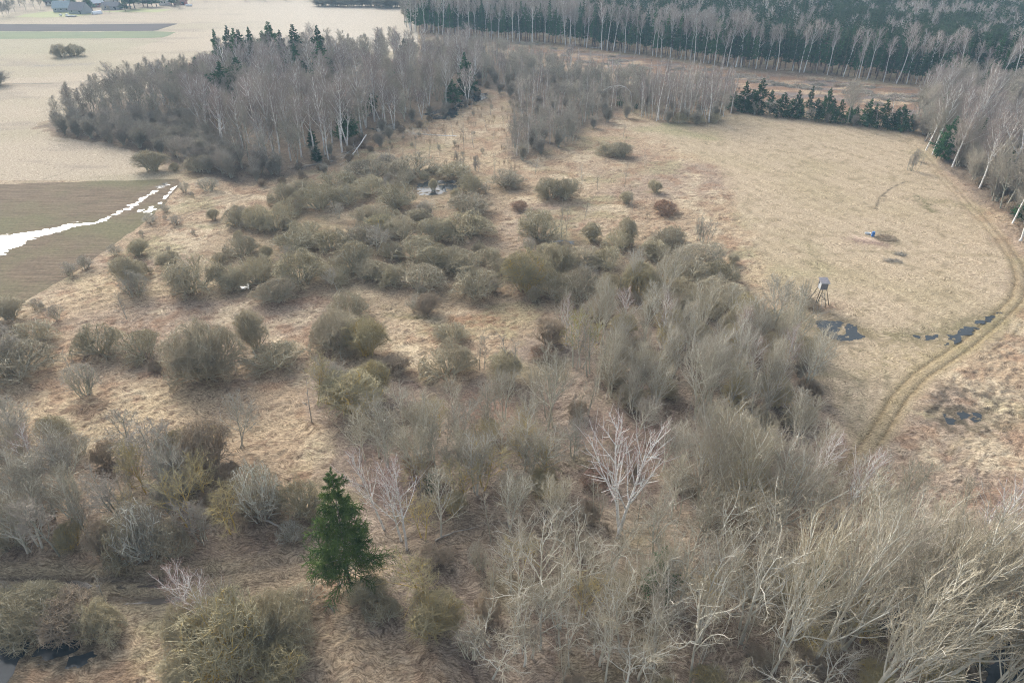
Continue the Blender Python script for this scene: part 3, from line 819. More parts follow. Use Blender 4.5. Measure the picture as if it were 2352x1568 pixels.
# dark or bare streaks in the grass: from, to, half width in metres, colour, strength
STREAKS = [
 ((2108, 452), (2140, 486), 1.2, (0.13, 0.13, 0.05), 0.8), ((2150, 462), (2240, 478), 3.0, (0.27, 0.24, 0.12), 0.6),
 ((2010, 482), (2020, 455), 0.3, (0.12, 0.10, 0.07), 0.9), ((2020, 455), (2040, 437), 0.3, (0.12, 0.10, 0.07), 0.9), ((2040, 437), (2060, 426), 0.3, (0.12, 0.10, 0.07), 0.9), ((2060, 426), (2080, 417), 0.3, (0.12, 0.10, 0.07), 0.9), ((2033, 450), (2030, 463), 0.3, (0.12, 0.10, 0.07), 0.7),
 ((2152, 525), (2168, 545), 0.6, (0.2, 0.16, 0.08), 0.6), ((1765, 540), (1850, 552), 0.8, (0.36, 0.27, 0.17), 0.3),
 ((1965, 552), (2030, 560), 2.0, (0.30, 0.21, 0.165), 0.95), ((2028, 535), (2050, 556), 2.2, (0.25, 0.22, 0.13), 0.6),
 ((1966, 543), (1988, 548), 1.0, (0.78, 0.60, 0.46), 1.0), ((1985, 548), (2010, 553), 0.8, (0.60, 0.45, 0.34), 0.8), ((1945, 575), (2110, 582), 0.5, (0.26, 0.22, 0.12), 0.6),
 ((2045, 600), (2110, 616), 0.6, (0.22, 0.19, 0.11), 0.6), ((2110, 577), (2290, 590), 0.7, (0.36, 0.30, 0.18), 0.5),
 ((1930, 865), (2010, 880), 0.8, (0.2, 0.17, 0.1), 0.7), ((1980, 880), (1975, 960), 0.8, (0.26, 0.24, 0.15), 0.5), ((1950, 890), (1945, 950), 0.7, (0.26, 0.24, 0.15), 0.4),
 ((2026, 800), (2040, 890), 0.5, (0.2, 0.18, 0.11), 0.6), ((1860, 860), (2000, 858), 1.2, (0.30, 0.26, 0.14), 0.5),
 ((2050, 830), (2340, 740), 3.5, (0.42, 0.34, 0.18), 0.5), ((1820, 740), (2060, 775), 3.0, (0.28, 0.23, 0.12), 0.6),
 ((2060, 770), (2290, 735), 2.6, (0.25, 0.22, 0.12), 0.6), ((1850, 700), (1925, 705), 2.2, (0.27, 0.17, 0.12), 0.7),
 ((2170, 884), (2352, 900), 1.4, (0.24, 0.19, 0.13), 0.5), ((2180, 1040), (2290, 940), 0.7, (0.33, 0.27, 0.16), 0.5), ((2210, 1060), (2340, 960), 0.7, (0.33, 0.27, 0.16), 0.4),
 ((80, 152), (200, 148), 3.5, (0.30, 0.28, 0.26), 0.6), ((0, 193), (120, 192), 0.8, (0.17, 0.16, 0.13), 0.9),
 ((0, 195), (90, 196), 1.2, (0.33, 0.27, 0.18), 0.5), ((100, 412), (130, 403), 0.5, (0.2, 0.18, 0.12), 0.6),
 ((110, 320), (150, 326), 0.8, (0.3, 0.25, 0.16), 0.6), ((860, 700), (960, 730), 1.5, (0.24, 0.20, 0.12), 0.5), ((890, 725), (1030, 735), 1.0, (0.27, 0.24, 0.12), 0.5),
 ((1060, 740), (1120, 735), 3.0, (0.34, 0.18, 0.10), 0.55), ((1100, 930), (1160, 980), 4.0, (0.36, 0.20, 0.13), 0.6), ((260, 760), (360, 745), 3.0, (0.33, 0.20, 0.12), 0.4),
]

POND_R1 = [(1866, 742), (1888, 735), (1915, 735), (1940, 742), (1965, 752), (1988, 775), (1960, 784), (1930, 782), (1905, 775), (1885, 765), (1875, 752)]
POND_R2 = [(2170, 790), (2172, 776), (2205, 760), (2240, 738), (2280, 724), (2300, 718), (2285, 732), (2262, 742), (2240, 758), (2215, 776), (2192, 790)]
POND_R2B = [(2100, 770), (2130, 762), (2160, 768), (2150, 780), (2110, 782)]
POND_W1 = [(975, 262), (1005, 252), (1040, 248), (1052, 236), (1075, 216), (1120, 214), (1118, 226), (1085, 238), (1058, 250), (1046, 270), (1020, 274), (985, 276)]
POND_W1B = [(850, 296), (880, 288), (915, 285), (912, 300), (880, 308)]
POND_W2 = [(955, 424), (1000, 414), (1050, 416), (1062, 428), (1030, 442), (985, 450), (955, 445)]
POND_T = [(549, 655), (562, 649), (573, 652), (570, 662), (556, 665), (550, 662)]
POND_BL = [(-400, 1385), (-60, 1395), (10, 1420), (40, 1455), (60, 1480), (52, 1520), (25, 1568), (20, 1640), (-400, 1700)]
POND_BL2 = [(55, 1475), (110, 1455), (190, 1470), (235, 1490), (200, 1520), (130, 1530), (80, 1520)]
PUD1 = [(100, 1337), (140, 1334), (190, 1333), (215, 1343), (205, 1352), (150, 1351), (110, 1348)]
PUD2 = [(290, 1386), (325, 1379), (380, 1374), (420, 1366), (500, 1351), (498, 1362), (430, 1376), (375, 1386), (320, 1388)]
PUD3 = [(215, 1340), (260, 1340), (330, 1343), (390, 1340), (390, 1346), (300, 1351), (220, 1350)]
POND_C = [(1255, 556), (1290, 552), (1320, 554), (1318, 560), (1270, 562)]
POND_BR = [(2240, 1500), (2330, 1470), (2500, 1500), (2500, 1660), (2240, 1620), (2180, 1560)]
POND_BR2 = [(1930, 1385), (2000, 1380), (2080, 1410), (2060, 1450), (1980, 1450), (1930, 1420)]
WETPUD = [(2170, 955), (2200, 945), (2250, 950), (2260, 965), (2215, 975), (2175, 972)]
WATER_POLYS = [POND_R1, POND_R2, POND_R2B, POND_W1, POND_W1B, POND_W2, POND_T, POND_BL, POND_BL2, PUD1, PUD2, PUD3, POND_C, POND_BR, POND_BR2, WETPUD]
build_ground()

def marching(field, x0, x1, y0, y1, cell, z):
    nx = int((x1 - x0) / cell) + 2; ny = int((y1 - y0) / cell) + 2
    xs = x0 + np.arange(nx) * cell; ys = y0 + np.arange(ny) * cell
    X, Y = np.meshgrid(xs, ys)
    Fv = field(X, Y)
    faces = []; verts = []; cache = {}
    def vid(key, p):
        if key not in cache:
            cache[key] = len(verts); verts.append((p[0], p[1], z))
        return cache[key]
    ins = Fv > 0
    any_ = ins[:-1, :-1] | ins[1:, :-1] | ins[:-1, 1:] | ins[1:, 1:]
    for j, i in zip(*np.nonzero(any_)):
        cs = [(j, i), (j, i + 1), (j + 1, i + 1), (j + 1, i)]
        poly = []
        for k in range(4):
            a = cs[k]; b = cs[(k + 1) % 4]
            fa, fb = Fv[a], Fv[b]
            if fa > 0: poly.append(vid(('v',) + a, (X[a], Y[a])))
            if (fa > 0) != (fb > 0):
                t = fa / (fa - fb); key = ('e',) + (a + b if a < b else b + a)
                poly.append(vid(key, (X[a] + (X[b] - X[a]) * t, Y[a] + (Y[b] - Y[a]) * t)))
        if len(poly) >= 3: faces.append(poly)
    return verts, faces

def sheet(name, verts, faces, mat, **tags):
    me = bpy.data.meshes.new(name)
    me.from_pydata(verts, [], faces); me.materials.append(mat); me.update()
    o = link(name, me); tag(o, kind='structure')
    return o

def water_mat(name, c, rough=0.06, ior=1.33):
    m, nt, p = new_mat(name)
    tc = nt.nodes.new("ShaderNodeTexCoord")
    n = noise_node(nt, 1.5, 2, tc.outputs["Object"])
    nt.links.new(ramp2(nt, n, tuple(v * 0.8 for v in c), c), p.inputs["Base Color"])
    p.inputs["Roughness"].default_value = rough
    p.inputs["IOR"].default_value = ior
    p.inputs["Specular IOR Level"].default_value = 0.5
    b = nt.nodes.new("ShaderNodeBump"); b.inputs["Strength"].default_value = 0.05; b.inputs["Distance"].default_value = 0.02
    nt.links.new(noise_node(nt, 6, 2, tc.outputs["Object"]), b.inputs["Height"]); nt.links.new(b.outputs[0], p.inputs["Normal"])
    return m
M['water'] = water_mat('water', (0.040, 0.048, 0.052))
M['flood'] = water_mat('flood_water', (0.10, 0.10, 0.09), 0.10)
M['mud_water'] = water_mat('mud_water', (0.12, 0.10, 0.08), 0.08)

def poly_water(name, poly, mat, rag=1.0, cell=0.25, holes=0.0, z=0.012, seed=1):
    gp = GP(poly)
    xs = [p[0] for p in gp]; ys = [p[1] for p in gp]
    def f(X, Y):
        d = seg_dist(X, Y, gp + gp[:1]); s = np.where(inpoly(X, Y, gp), d, -d)
        s = s + (fbm(X * 0.9, Y * 0.9, seed, 4) - 0.5) * 2 * rag
        if holes: s = np.minimum(s, (holes - fbm(X * 0.8 + 3, Y * 0.8, seed + 5, 4)) * 4)
        return s
    v, fc = marching(f, min(xs) - 2, max(xs) + 2, min(ys) - 2, max(ys) + 2, cell, z)
    if fc: sheet(name, v, fc, mat)

poly_water('pond', POND_R1, M['water'], 1.3, 0.15, 0.66, seed=1)
poly_water('pond', POND_R2, M['water'], 1.2, 0.15, 0.64, seed=2)
poly_water('pond', POND_R2B, M['water'], 1.0, 0.2, 0.52, seed=3)
poly_water('pond', POND_W1, M['water'], 1.5, 0.5, 0.60, seed=4)
poly_water('pond', POND_W1B, M['water'], 1.5, 0.5, 0.56, seed=5)
poly_water('pond', POND_W2, M['water'], 1.5, 0.4, 0.62, seed=6)
poly_water('pond', POND_T, M['water'], 0.5, 0.2, 0.52, seed=7)
poly_water('pond', POND_BL, M['water'], 1.0, 0.2, 0.62, seed=8)
poly_water('pond', POND_BL2, M['water'], 1.0, 0.2, 0.52, seed=9)
poly_water('puddle', PUD1, M['mud_water'], 0.3, 0.12, seed=10)
poly_water('puddle', PUD2, M['mud_water'], 0.3, 0.12, seed=11)
poly_water('puddle', PUD3, M['mud_water'], 0.3, 0.12, 0.5, seed=12)
poly_water('puddle', POND_C, M['water'], 0.6, 0.2, 0.56, seed=13)
poly_water('pond', POND_BR, M['water'], 0.8, 0.2, 0.60, seed=14)
poly_water('pond', POND_BR2, M['water'], 0.8, 0.2, 0.58, seed=15)
poly_water('puddle', WETPUD, M['water'], 0.8, 0.15, 0.46, seed=16)

# ploughed field, its flood water and the far fields
def soil_mat(name, c1, c2, c3, ang, sx=0.25, sy=2.2):
    m, nt, p = new_mat(name)
    tc = nt.nodes.new("ShaderNodeTexCoord")
    mp = nt.nodes.new("ShaderNodeMapping"); mp.inputs["Rotation"].default_value = (0, 0, ang); mp.inputs["Scale"].default_value = (sx, sy, 1)
    nt.links.new(tc.outputs["Object"], mp.inputs[0])
    n = noise_node(nt, 1.0, 4, mp.outputs[0], 0.65)
    c = ramp2(nt, n, c1, c2, 0.38, 0.66)
    b = noise_node(nt, 0.045, 4, tc.outputs["Object"], 0.55)
    br = nt.nodes.new("ShaderNodeMapRange"); br.inputs[1].default_value = 0.44; br.inputs[2].default_value = 0.6; br.inputs[4].default_value = 0.7
    nt.links.new(b, br.inputs[0])
    c = mix(nt, br.outputs[0], c, c3)
    f = noise_node(nt, 1.4, 5, tc.outputs["Object"], 0.8)
    c = mix(nt, 1.0, c, ramp2(nt, f, (0.72, 0.72, 0.72), (1.25, 1.25, 1.25), 0.35, 0.65), 'MULTIPLY')
    nt.links.new(c, p.inputs["Base Color"]); p.inputs["Roughness"].default_value = 0.95
    p.inputs["Specular IOR Level"].default_value = 0.1
    bp = nt.nodes.new("ShaderNodeBump"); bp.inputs["Strength"].default_value = 0.5; bp.inputs["Distance"].default_value = 0.15
    nt.links.new(n, bp.inputs["Height"]); nt.links.new(bp.outputs[0], p.inputs["Normal"])
    return m
M['ploughed'] = soil_mat('ploughed', (0.125, 0.094, 0.064), (0.215, 0.165, 0.11), (0.15, 0.145, 0.075), 0.15, 0.12, 1.3)
M['far_dark'] = soil_mat('far_dark', (0.07, 0.062, 0.062), (0.10, 0.09, 0.088), (0.085, 0.075, 0.08), 0.0, 0.05, 0.3)
M['far_green'] = soil_mat('far_green', (0.17, 0.20, 0.12), (0.20, 0.235, 0.14), (0.19, 0.22, 0.12), 0.0, 0.05, 0.2)
M['lawn'] = soil_mat('lawn', (0.33, 0.34, 0.18), (0.38, 0.38, 0.21), (0.35, 0.36, 0.19), 0.0, 0.1, 0.1)

def sd_poly(gp, X, Y):
    d = seg_dist(X, Y, gp + gp[:1]); return np.where(inpoly(X, Y, gp), d, -d)

def poly_field(name, poly, mat, z, cell, rag):
    gp = GP(poly); xs = [p[0] for p in gp]; ys = [p[1] for p in gp]
    f = lambda X, Y: sd_poly(gp, X, Y) + (fbm(X * 0.4, Y * 0.4, 21, 3) - 0.5) * 2 * rag
    v, fc = marching(f, min(xs) - 3, max(xs) + 3, min(ys) - 3, max(ys) + 3, cell, z)
    sheet(name, v, fc, mat)
poly_field('ploughed_field', FIELD, M['ploughed'], 0.014, 1.0, 0.7)
poly_field('dark_field', [(-600, 54), (0, 56), (200, 56.5), (412, 54.5), (380, 64), (355, 72), (0, 72.5), (-600, 73)], M['far_dark'], 0.03, 4, 1.0)
poly_field('green_field', [(-600, 73), (0, 72.8), (200, 73.5), (350, 72.2), (404, 74.5), (380, 86), (340, 88), (0, 90), (-600, 92)], M['far_green'], 0.04, 4, 1.0)
poly_field('lawn', [(35, 40), (60, 33), (110, 27), (165, 26), (175, 30), (225, 32), (180, 38), (100, 41)], M['lawn'], 0.04, 3, 2.0)
poly_field('lawn', [(230, 28), (330, 20), (350, 22), (400, 22), (360, 29), (300, 29)], M['lawn'], 0.04, 3, 2.0)

FLOW = [(-220, 600, 13), (-80, 578, 8.5), (0, 560, 4.8), (40, 549, 3.2), (100, 534, 1.9), (160, 519, 1.3), (225, 512, 0.5), (255, 496, 0.7), (300, 477, 0.7), (330, 457, 0.6), (352, 441, 0.4), (372, 428, 0.8), (390, 421, 0.2)]
def flood(X, Y):
    best = np.full(X.shape, -1e9)
    gp = [G(a, b) for a, b, _ in FLOW]
    for (p, q, a, b) in zip(gp[:-1], gp[1:], FLOW[:-1], FLOW[1:]):
        dx, dy = q[0] - p[0], q[1] - p[1]
        t = np.clip(((X - p[0]) * dx + (Y - p[1]) * dy) / (dx * dx + dy * dy), 0, 1)
        best = np.maximum(best, (a[2] * (1 - t) + b[2] * t) - np.hypot(X - p[0] - t * dx, Y - p[1] - t * dy))
    # furrows run across the view: ragged along X
    n = 0.45 * (fbm(X * 0.2, Y * 0.4, 77, 3) - 0.5) + 0.8 * (fbm(X * 0.30 - Y * 0.15, Y * 1.5 - X * 0.35, 78, 4) - 0.5)
    best = best + n * 2.6 + (fbm(X * 0.9 - Y * 0.4, Y * 2.4, 76, 3) - 0.5) * 2.6
    for a, b, wd_ in (((415, 424), (380, 455), 0.8), ((388, 460), (356, 490), 0.9), ((368, 468), (344, 484), 0.8), ((326, 482), (318, 486), 0.6)):
        best = np.maximum(best, wd_ - seg_dist(X, Y, GP([a, b])) + (fbm(X * 0.8, Y * 0.8, 79, 3) - 0.55) * 3)
    fp = GP(FIELD)
    return np.minimum(best, sd_poly(fp, X, Y) - 0.6)
fx0 = float(G(-300, 560)[0]); fx1 = float(G(420, 420)[0]) + 4
v, fc = marching(flood, fx0, fx1, float(G(0, 620)[1]), float(G(0, 418)[1]), 0.25, 0.022)
sheet('flood_water', v, fc, M['flood'])


# ------------------------------------------------------------ shrubs of the open bog
def rows(place, items):
    for it in items:
        kind, x, y, ww, hh = it[:5]
        shrub(kind, x, y, ww, hh, place, look=it[5] if len(it) > 5 else None)

rows('out in the far left meadow', [('willow', 143, 133, 44, 29), ('willow', 173, 131, 42, 27)])
rows('below the left grove tip', [('willow_up', 354, 398, 68, 50), ('willow', 402, 395, 24, 20), ('open_shrub', 425, 445, 26, 28), ('open_shrub', 480, 446, 60, 36), ('willow', 460, 400, 60, 40)])
rows('along the ploughed field edge', [('open_shrub', 347, 517, 44, 24), ('open_shrub', 268, 592, 36, 30), ('willow_up', 322, 592, 50, 40), ('open_shrub', 200, 622, 40, 34), ('open_shrub', 160, 637, 42, 34), ('open_shrub', 90, 713, 38, 28), ('open_shrub', 136, 740, 40, 40), ('open_shrub', 382, 490, 26, 20), ('open_shrub', 405, 520, 34, 24)])
rows('on the grass right of the ploughed field', [('willow_up', 392, 626, 62, 48), ('willow_up', 303, 668, 76, 78), ('willow', 325, 640, 40, 40)])
rows('on the back rim of the central willow thicket', [('willow', 653, 474, 62, 52), ('willow', 735, 488, 84, 66, 'rounded grey willow with visible stems'), ('willow', 700, 460, 70, 45), ('willow', 800, 476, 78, 48), ('willow', 858, 455, 84, 48), ('willow', 913, 487, 88, 62), ('willow', 775, 440, 90, 40), ('willow', 850, 420, 110, 38), ('willow', 950, 410, 110, 36), ('willow', 1040, 414, 80, 36), ('willow', 1080, 450, 60, 44), ('willow', 1160, 434, 84, 42), ('willow', 930, 430, 60, 36), ('open_shrub', 890, 392, 60, 34)])
rows('in the left end of the central willow thicket', [('willow', 548, 522, 62, 46), ('willow', 598, 532, 66, 58), ('willow', 642, 537, 76, 56), ('willow_up', 492, 508, 28, 28), ('willow', 560, 597, 72, 58), ('willow', 683, 588, 96, 56), ('willow', 763, 586, 84, 54), ('willow', 700, 555, 70, 44), ('willow', 660, 500, 60, 40)])
rows('in the middle of the central willow thicket', [('willow', 850, 520, 70, 48), ('willow', 890, 524, 64, 46, 'pale pinkish-grey rounded willow shrub'), ('lichen', 868, 550, 80, 52), ('willow', 925, 556, 78, 56), ('willow', 1073, 500, 96, 54), ('willow', 1068, 560, 132, 68), ('willow', 1000, 560, 76, 60), ('grey_tree', 868, 594, 66, 74, 'pale grey bushy tree'), ('willow', 838, 575, 90, 58), ('willow', 808, 634, 96, 74), ('willow', 1010, 630, 98, 64), ('willow', 1055, 640, 98, 68), ('willow', 960, 612, 104, 62), ('willow', 900, 600, 60, 44), ('willow_up', 960, 520, 60, 40), ('open_shrub', 985, 500, 50, 40), ('willow', 1120, 610, 60, 40)])
rows('along the front edge of the central willow thicket', [('willow', 455, 684, 122, 92), ('willow', 530, 672, 88, 62), ('willow', 600, 662, 84, 72), ('willow', 695, 668, 128, 88), ('willow', 640, 706, 84, 64), ('willow', 770, 660, 70, 50), ('willow', 855, 653, 80, 54), ('willow', 900, 664, 70, 50), ('willow', 968, 676, 112, 68), ('willow', 1092, 690, 112, 68), ('brown_shrub', 985, 728, 62, 50), ('open_shrub', 952, 716, 44, 36)])
rows('in open grass right of the central thicket', [('willow', 1238, 560, 98, 74, 'large round olive willow shrub'), ('willow', 1262, 462, 70, 50), ('willow', 1298, 463, 66, 52), ('willow_up', 1358, 558, 52, 42), ('willow_up', 1438, 472, 36, 30), ('willow_up', 1503, 445, 34, 30), ('red_shrub', 1528, 497, 72, 32, 'low rust-brown shrub mound'), ('willow', 1395, 362, 56, 32), ('willow_up', 1425, 366, 60, 36), ('willow_up', 1682, 608, 30, 24), ('thicket', 1606, 562, 58, 62, 'square thicket of thin purple-grey stems'), ('red_shrub', 1190, 486, 50, 20)])
rows('in the right half of the thicket, back row', [('willow_up', 1440, 568, 50, 66), ('willow', 1418, 585, 70, 55), ('willow', 1528, 582, 70, 56), ('willow', 1542, 560, 46, 40), ('willow', 1396, 626, 80, 52), ('willow_up', 1275, 630, 60, 68), ('willow', 1335, 620, 80, 50), ('willow', 1600, 628, 116, 64), ('willow', 1650, 660, 84, 56), ('willow_up', 1255, 600, 50, 40), ('willow', 1500, 600, 70, 50)])
rows('in the right half of the thicket, middle row', [('lichen', 1210, 682, 96, 104, 'tall yellow-green willow shrub'), ('willow', 1282, 650, 90, 84), ('willow', 1330, 704, 112, 80), ('willow', 1270, 690, 90, 66), ('lichen', 1470, 700, 92, 92, 'tall ochre-tinted bushy shrub'), ('willow', 1576, 668, 112, 66), ('willow', 1640, 716, 122, 70), ('willow', 1560, 712, 90, 66), ('willow', 1400, 690, 80, 60), ('willow', 1150, 640, 60, 50), ('brown_shrub', 1380, 740, 80, 60), ('willow', 1700, 720, 60, 40)])
rows('in the left foreground clearing', [('willow', 240, 832, 108, 78), ('willow', 338, 836, 100, 76), ('willow_near', 482, 892, 156, 142, 'largest round olive willow shrub'), ('willow_up', 592, 812, 74, 96), ('willow', 640, 862, 120, 66), ('open_shrub', 203, 925, 86, 88, 'open shrub with dark forked stems'), ('brown_shrub', 365, 858, 40, 28), ('open_shrub', 560, 770, 50, 50)])
rows('at the left frame edge', [('willow', 60, 886, 160, 90), ('open_shrub', 30, 850, 90, 100), ('willow', 90, 800, 100, 56), ('willow_up', 30, 745, 80, 60), ('brown_shrub', 20, 790, 70, 50), ('open_shrub', 35, 1030, 90, 110), ('willow_up', 148, 1034, 80, 76), ('open_shrub', 196, 1052, 52, 60)])
rows('between the thicket and the white birches', [('willow', 805, 742, 92, 66), ('willow_near', 785, 818, 128, 92), ('lichen', 850, 832, 90, 96, 'willow shrub with yellow lichen base'), ('brown_shrub', 915, 862, 74, 42), ('willow', 1030, 884, 118, 92), ('willow', 1040, 792, 74, 46), ('lichen_tree', 740, 950, 120, 120), ('lichen', 815, 975, 130, 110, 'tall yellow-olive lichen willow'), ('grey_tree', 780, 930, 100, 110), ('red_shrub', 1250, 830, 60, 34), ('brown_shrub', 1260, 800, 80, 70), ('willow_up', 1155, 890, 90, 80), ('willow', 955, 980, 60, 46), ('lichen', 860, 930, 80, 90)])

zone(['willow_up', 'open_shrub', 'grey_tree', 'willow'], [(520, 540), (700, 450), (1000, 400), (1120, 430), (1110, 560), (1300, 590), (1560, 590), (1660, 690), (1300, 710), (960, 690), (640, 680), (440, 670)], 8.5, 'in the gaps of the central willow thicket', seed=43, H={'willow_up': 3.2, 'open_shrub': 3.0, 'grey_tree': 5, 'willow': 2.4}, weights=[.3, .3, .15, .25], maxn=70)
# slim trees in the open bog
for it in [('sapling', 1337, 432, 375, 18), ('sapling', 1372, 438, 400, 14), ('sapling', 1434, 430, 372, 18), ('sapling', 1452, 489, 440, 22), ('sapling', 1343, 502, 462, 18), ('sapling', 1290, 545, 458, 22), ('sapling', 1299, 548, 470, 20), ('sapling', 1431, 320, 288, 10), ('snag', 1481, 386, 334, 10), ('sapling', 1229, 400, 355, 20)]:
    tree(*it, 'in open grass right of the central thicket')
for it in [('open_shrub', 313, 682, 620, 70, 'small grey tree with a single trunk'), ('sapling', 291, 733, 672, 34, 'thin greenish leaning sapling'), ('grey_tree', 558, 1026, 905, 92, 'round-crowned small tree standing alone'), ('snag', 716, 968, 868, 30, 'thin dead leaning trunk'), ('sapling', 182, 888, 808, 40), ('grey_tree', 1118, 972, 868, 96, 'small tree with dark trunk')]:
    kind, x, yb, yt, ww, lk = it if len(it) == 6 else (*it, None)
    tree(kind, x, yb, yt, ww, 'in the left foreground clearing' if x < 800 else 'between the thicket and the white birches', look=lk)

# ------------------------------------------------------------ foreground trees
HB = variant('hero_birch', np.random.default_rng(1))
def hero(kind, x, yb, yt, ww, place, look, rot, lean=(0, 0), vi=0):
    p = PROTO[kind]
    if vi not in p['made']: p['made'][vi] = p['fn'](vi * 13 + 3 + (hash_s(kind) % 997))
    return tree(kind, x, yb, yt, ww, place, lean, look, rot=rot, var=p['made'][vi])
hero('hero_birch', 1421, 1232, 935, 190, 'in the right foreground grove', 'largest white birch, forked low, reddish crown', 0.3)
hero('near_birch', 938, 1262, 1040, 120, 'beside the large green spruce', 'white birch with broad reddish crown', 0.5)
hero('near_birch', 925, 1240, 1060, 110, 'beside the large green spruce', 'white birch behind the broad one', 2.0, (0, -0.12), 1)
hero('near_birch', 880, 1215, 1020, 100, 'beside the large green spruce', 'reddish-twigged birch leaning left', 4.0, (0, -0.2), 1)
hero('hero_spruce', 806, 1352, 1088, 150, 'beside the dirt track', 'large bright green spruce', 0.0)
hero('near_birch', 1850, 1170, 985, 90, 'at the right edge of the foreground grove', 'white birch with reddish top', 1.0, (0, 0.12), 0)
hero('near_birch', 1915, 1210, 1020, 100, 'at the right edge of the foreground grove', 'slender reddish birch', 3.0, (0, 0.2), 1)
hero('near_birch', 2200, 1330, 1090, 150, 'at the right edge of the foreground grove', 'pinkish-grey birch by the pale grass', 3.6, (0, 0.15), 1)

R_AL = 'among pale aspens left of the largest birch'
for it in [('pale_tree', 1268, 985, 800, 110), ('pale_tree', 1205, 1078, 905, 112), ('pale_tree', 1225, 1090, 990, 100), ('pale_tree', 985, 1062, 900, 100), ('pale_tree', 930, 1052, 890, 120), ('pale_tree', 870, 1050, 905, 110), ('pale_tree', 890, 1075, 940, 110), ('pale_tree', 1000, 1090, 935, 84), ('pale_tree', 836, 1060, 945, 80), ('pale_tree', 1060, 1110, 985, 70), ('pale_tree', 1105, 1115, 990, 60)]:
    tree(*it, R_AL, rg=rng)
for it in [('sapling', 1316, 845, 715, 60), ('sapling', 1324, 850, 722, 50), ('sapling', 1348, 866, 735, 50), ('sapling', 1355, 860, 730, 46), ('sapling', 1371, 888, 752, 60), ('sapling', 1378, 892, 760, 50), ('sapling', 1172, 875, 768, 52), ('sapling', 1180, 872, 775, 44), ('sapling', 1102, 850, 765, 30), ('sapling', 1112, 850, 765, 30)]:
    tree(*it, 'in the dark-trunked stand above the aspens', look='slim tree with a dark trunk')
tree('leaf_tree', 1335, 845, 705, 90, 'in the dark-trunked stand above the aspens')
R_AR = 'in the aspen wood right of centre'
for it in [('pale_tree', 1288, 770, 655, 46), ('pale_tree', 1385, 800, 636, 60), ('pale_tree', 1457, 680, 565, 50), ('pale_tree', 1525, 700, 560, 66), ('pale_tree', 1500, 690, 600, 40), ('near_birch', 1520, 800, 670, 60), ('near_birch', 1300, 790, 672, 40), ('pale_tree', 1535, 830, 690, 76), ('pale_tree', 1575, 840, 688, 76), ('pale_tree', 1640, 860, 715, 70), ('pale_tree', 1720, 850, 690, 80), ('near_birch', 1700, 840, 700, 70), ('pale_tree', 1665, 980, 800, 100), ('pale_tree', 1690, 900, 740, 80), ('pale_tree', 1470, 920, 775, 64), ('near_birch', 1494, 918, 825, 56), ('pale_tree', 1448, 950, 840, 50), ('pale_tree', 1601, 965, 770, 110), ('pale_tree', 1625, 940, 760, 90), ('pale_tree', 1780, 860, 700, 60), ('pale_tree', 1760, 930, 770, 70), ('near_birch', 1790, 900, 740, 60), ('pale_tree', 1410, 880, 760, 50), ('pale_tree', 1540, 900, 770, 60), ('pale_tree', 1340, 760, 690, 40), ('pale_tree', 1430, 800, 700, 50), ('pale_tree', 1480, 830, 720, 50), ('sapling', 1830, 850, 780, 30)]:
    tree(*it, R_AR, rg=rng)
zone(['willow', 'brown_shrub', 'lichen', 'willow_up', 'alder_low'], [(1370, 760), (1480, 730), (1620, 730), (1790, 720), (1850, 820), (1868, 930), (1840, 1000), (1700, 990), (1560, 960), (1400, 930)], 5.2, 'under the aspen wood right of centre', seed=11, H={'willow': 3.5, 'brown_shrub': 3.5, 'lichen': 4.5, 'willow_up': 4.5, 'alder_low': 5}, weights=[.4, .12, .2, .18, .1])
zone(['pale_tree', 'bushy_aspen', 'near_birch'], [(1370, 790), (1480, 740), (1620, 740), (1790, 740), (1850, 850), (1860, 930), (1820, 990), (1560, 960), (1400, 930)], 6.2, R_AR, seed=12, H={'pale_tree': 10.5, 'bushy_aspen': 8, 'near_birch': 10}, weights=[.7, .2, .1])

# big pale bushy trees right of the largest birch
R_MR = 'right of the largest birch'
for it in [('bushy_aspen', 1600, 1180, 950, 190), ('bushy_aspen', 1700, 1200, 945, 190), ('gnarled_tree', 1540, 1190, 1060, 120), ('pale_tree', 1520, 1080, 960, 70), ('bushy_aspen', 1780, 1230, 1000, 170), ('bushy_aspen', 1650, 1130, 940, 160), ('gnarled_tree', 1500, 1300, 1130, 120), ('gnarled_tree', 1850, 1310, 1110, 150), ('gnarled_tree', 1640, 1290, 1110, 150), ('gnarled_tree', 1750, 1330, 1120, 150)]:
    tree(*it, R_MR, rg=rng)
zone(['sapling', 'lichen_tree', 'pale_tree', 'brown_shrub', 'red_shrub', 'grey_tree', 'lichen'], [(960, 1010), (1160, 960), (1380, 950), (1560, 980), (1840, 1010), (1900, 1130), (1800, 1220), (1560, 1230), (1300, 1190), (1000, 1220), (940, 1160)], 4.3, 'in the scrub around the largest birch', seed=13, H={'sapling': 7, 'lichen_tree': 6.5, 'pale_tree': 8, 'brown_shrub': 2.6, 'red_shrub': 2.6, 'grey_tree': 6, 'lichen': 3.6}, weights=[.22, .2, .2, .1, .1, .08, .10])

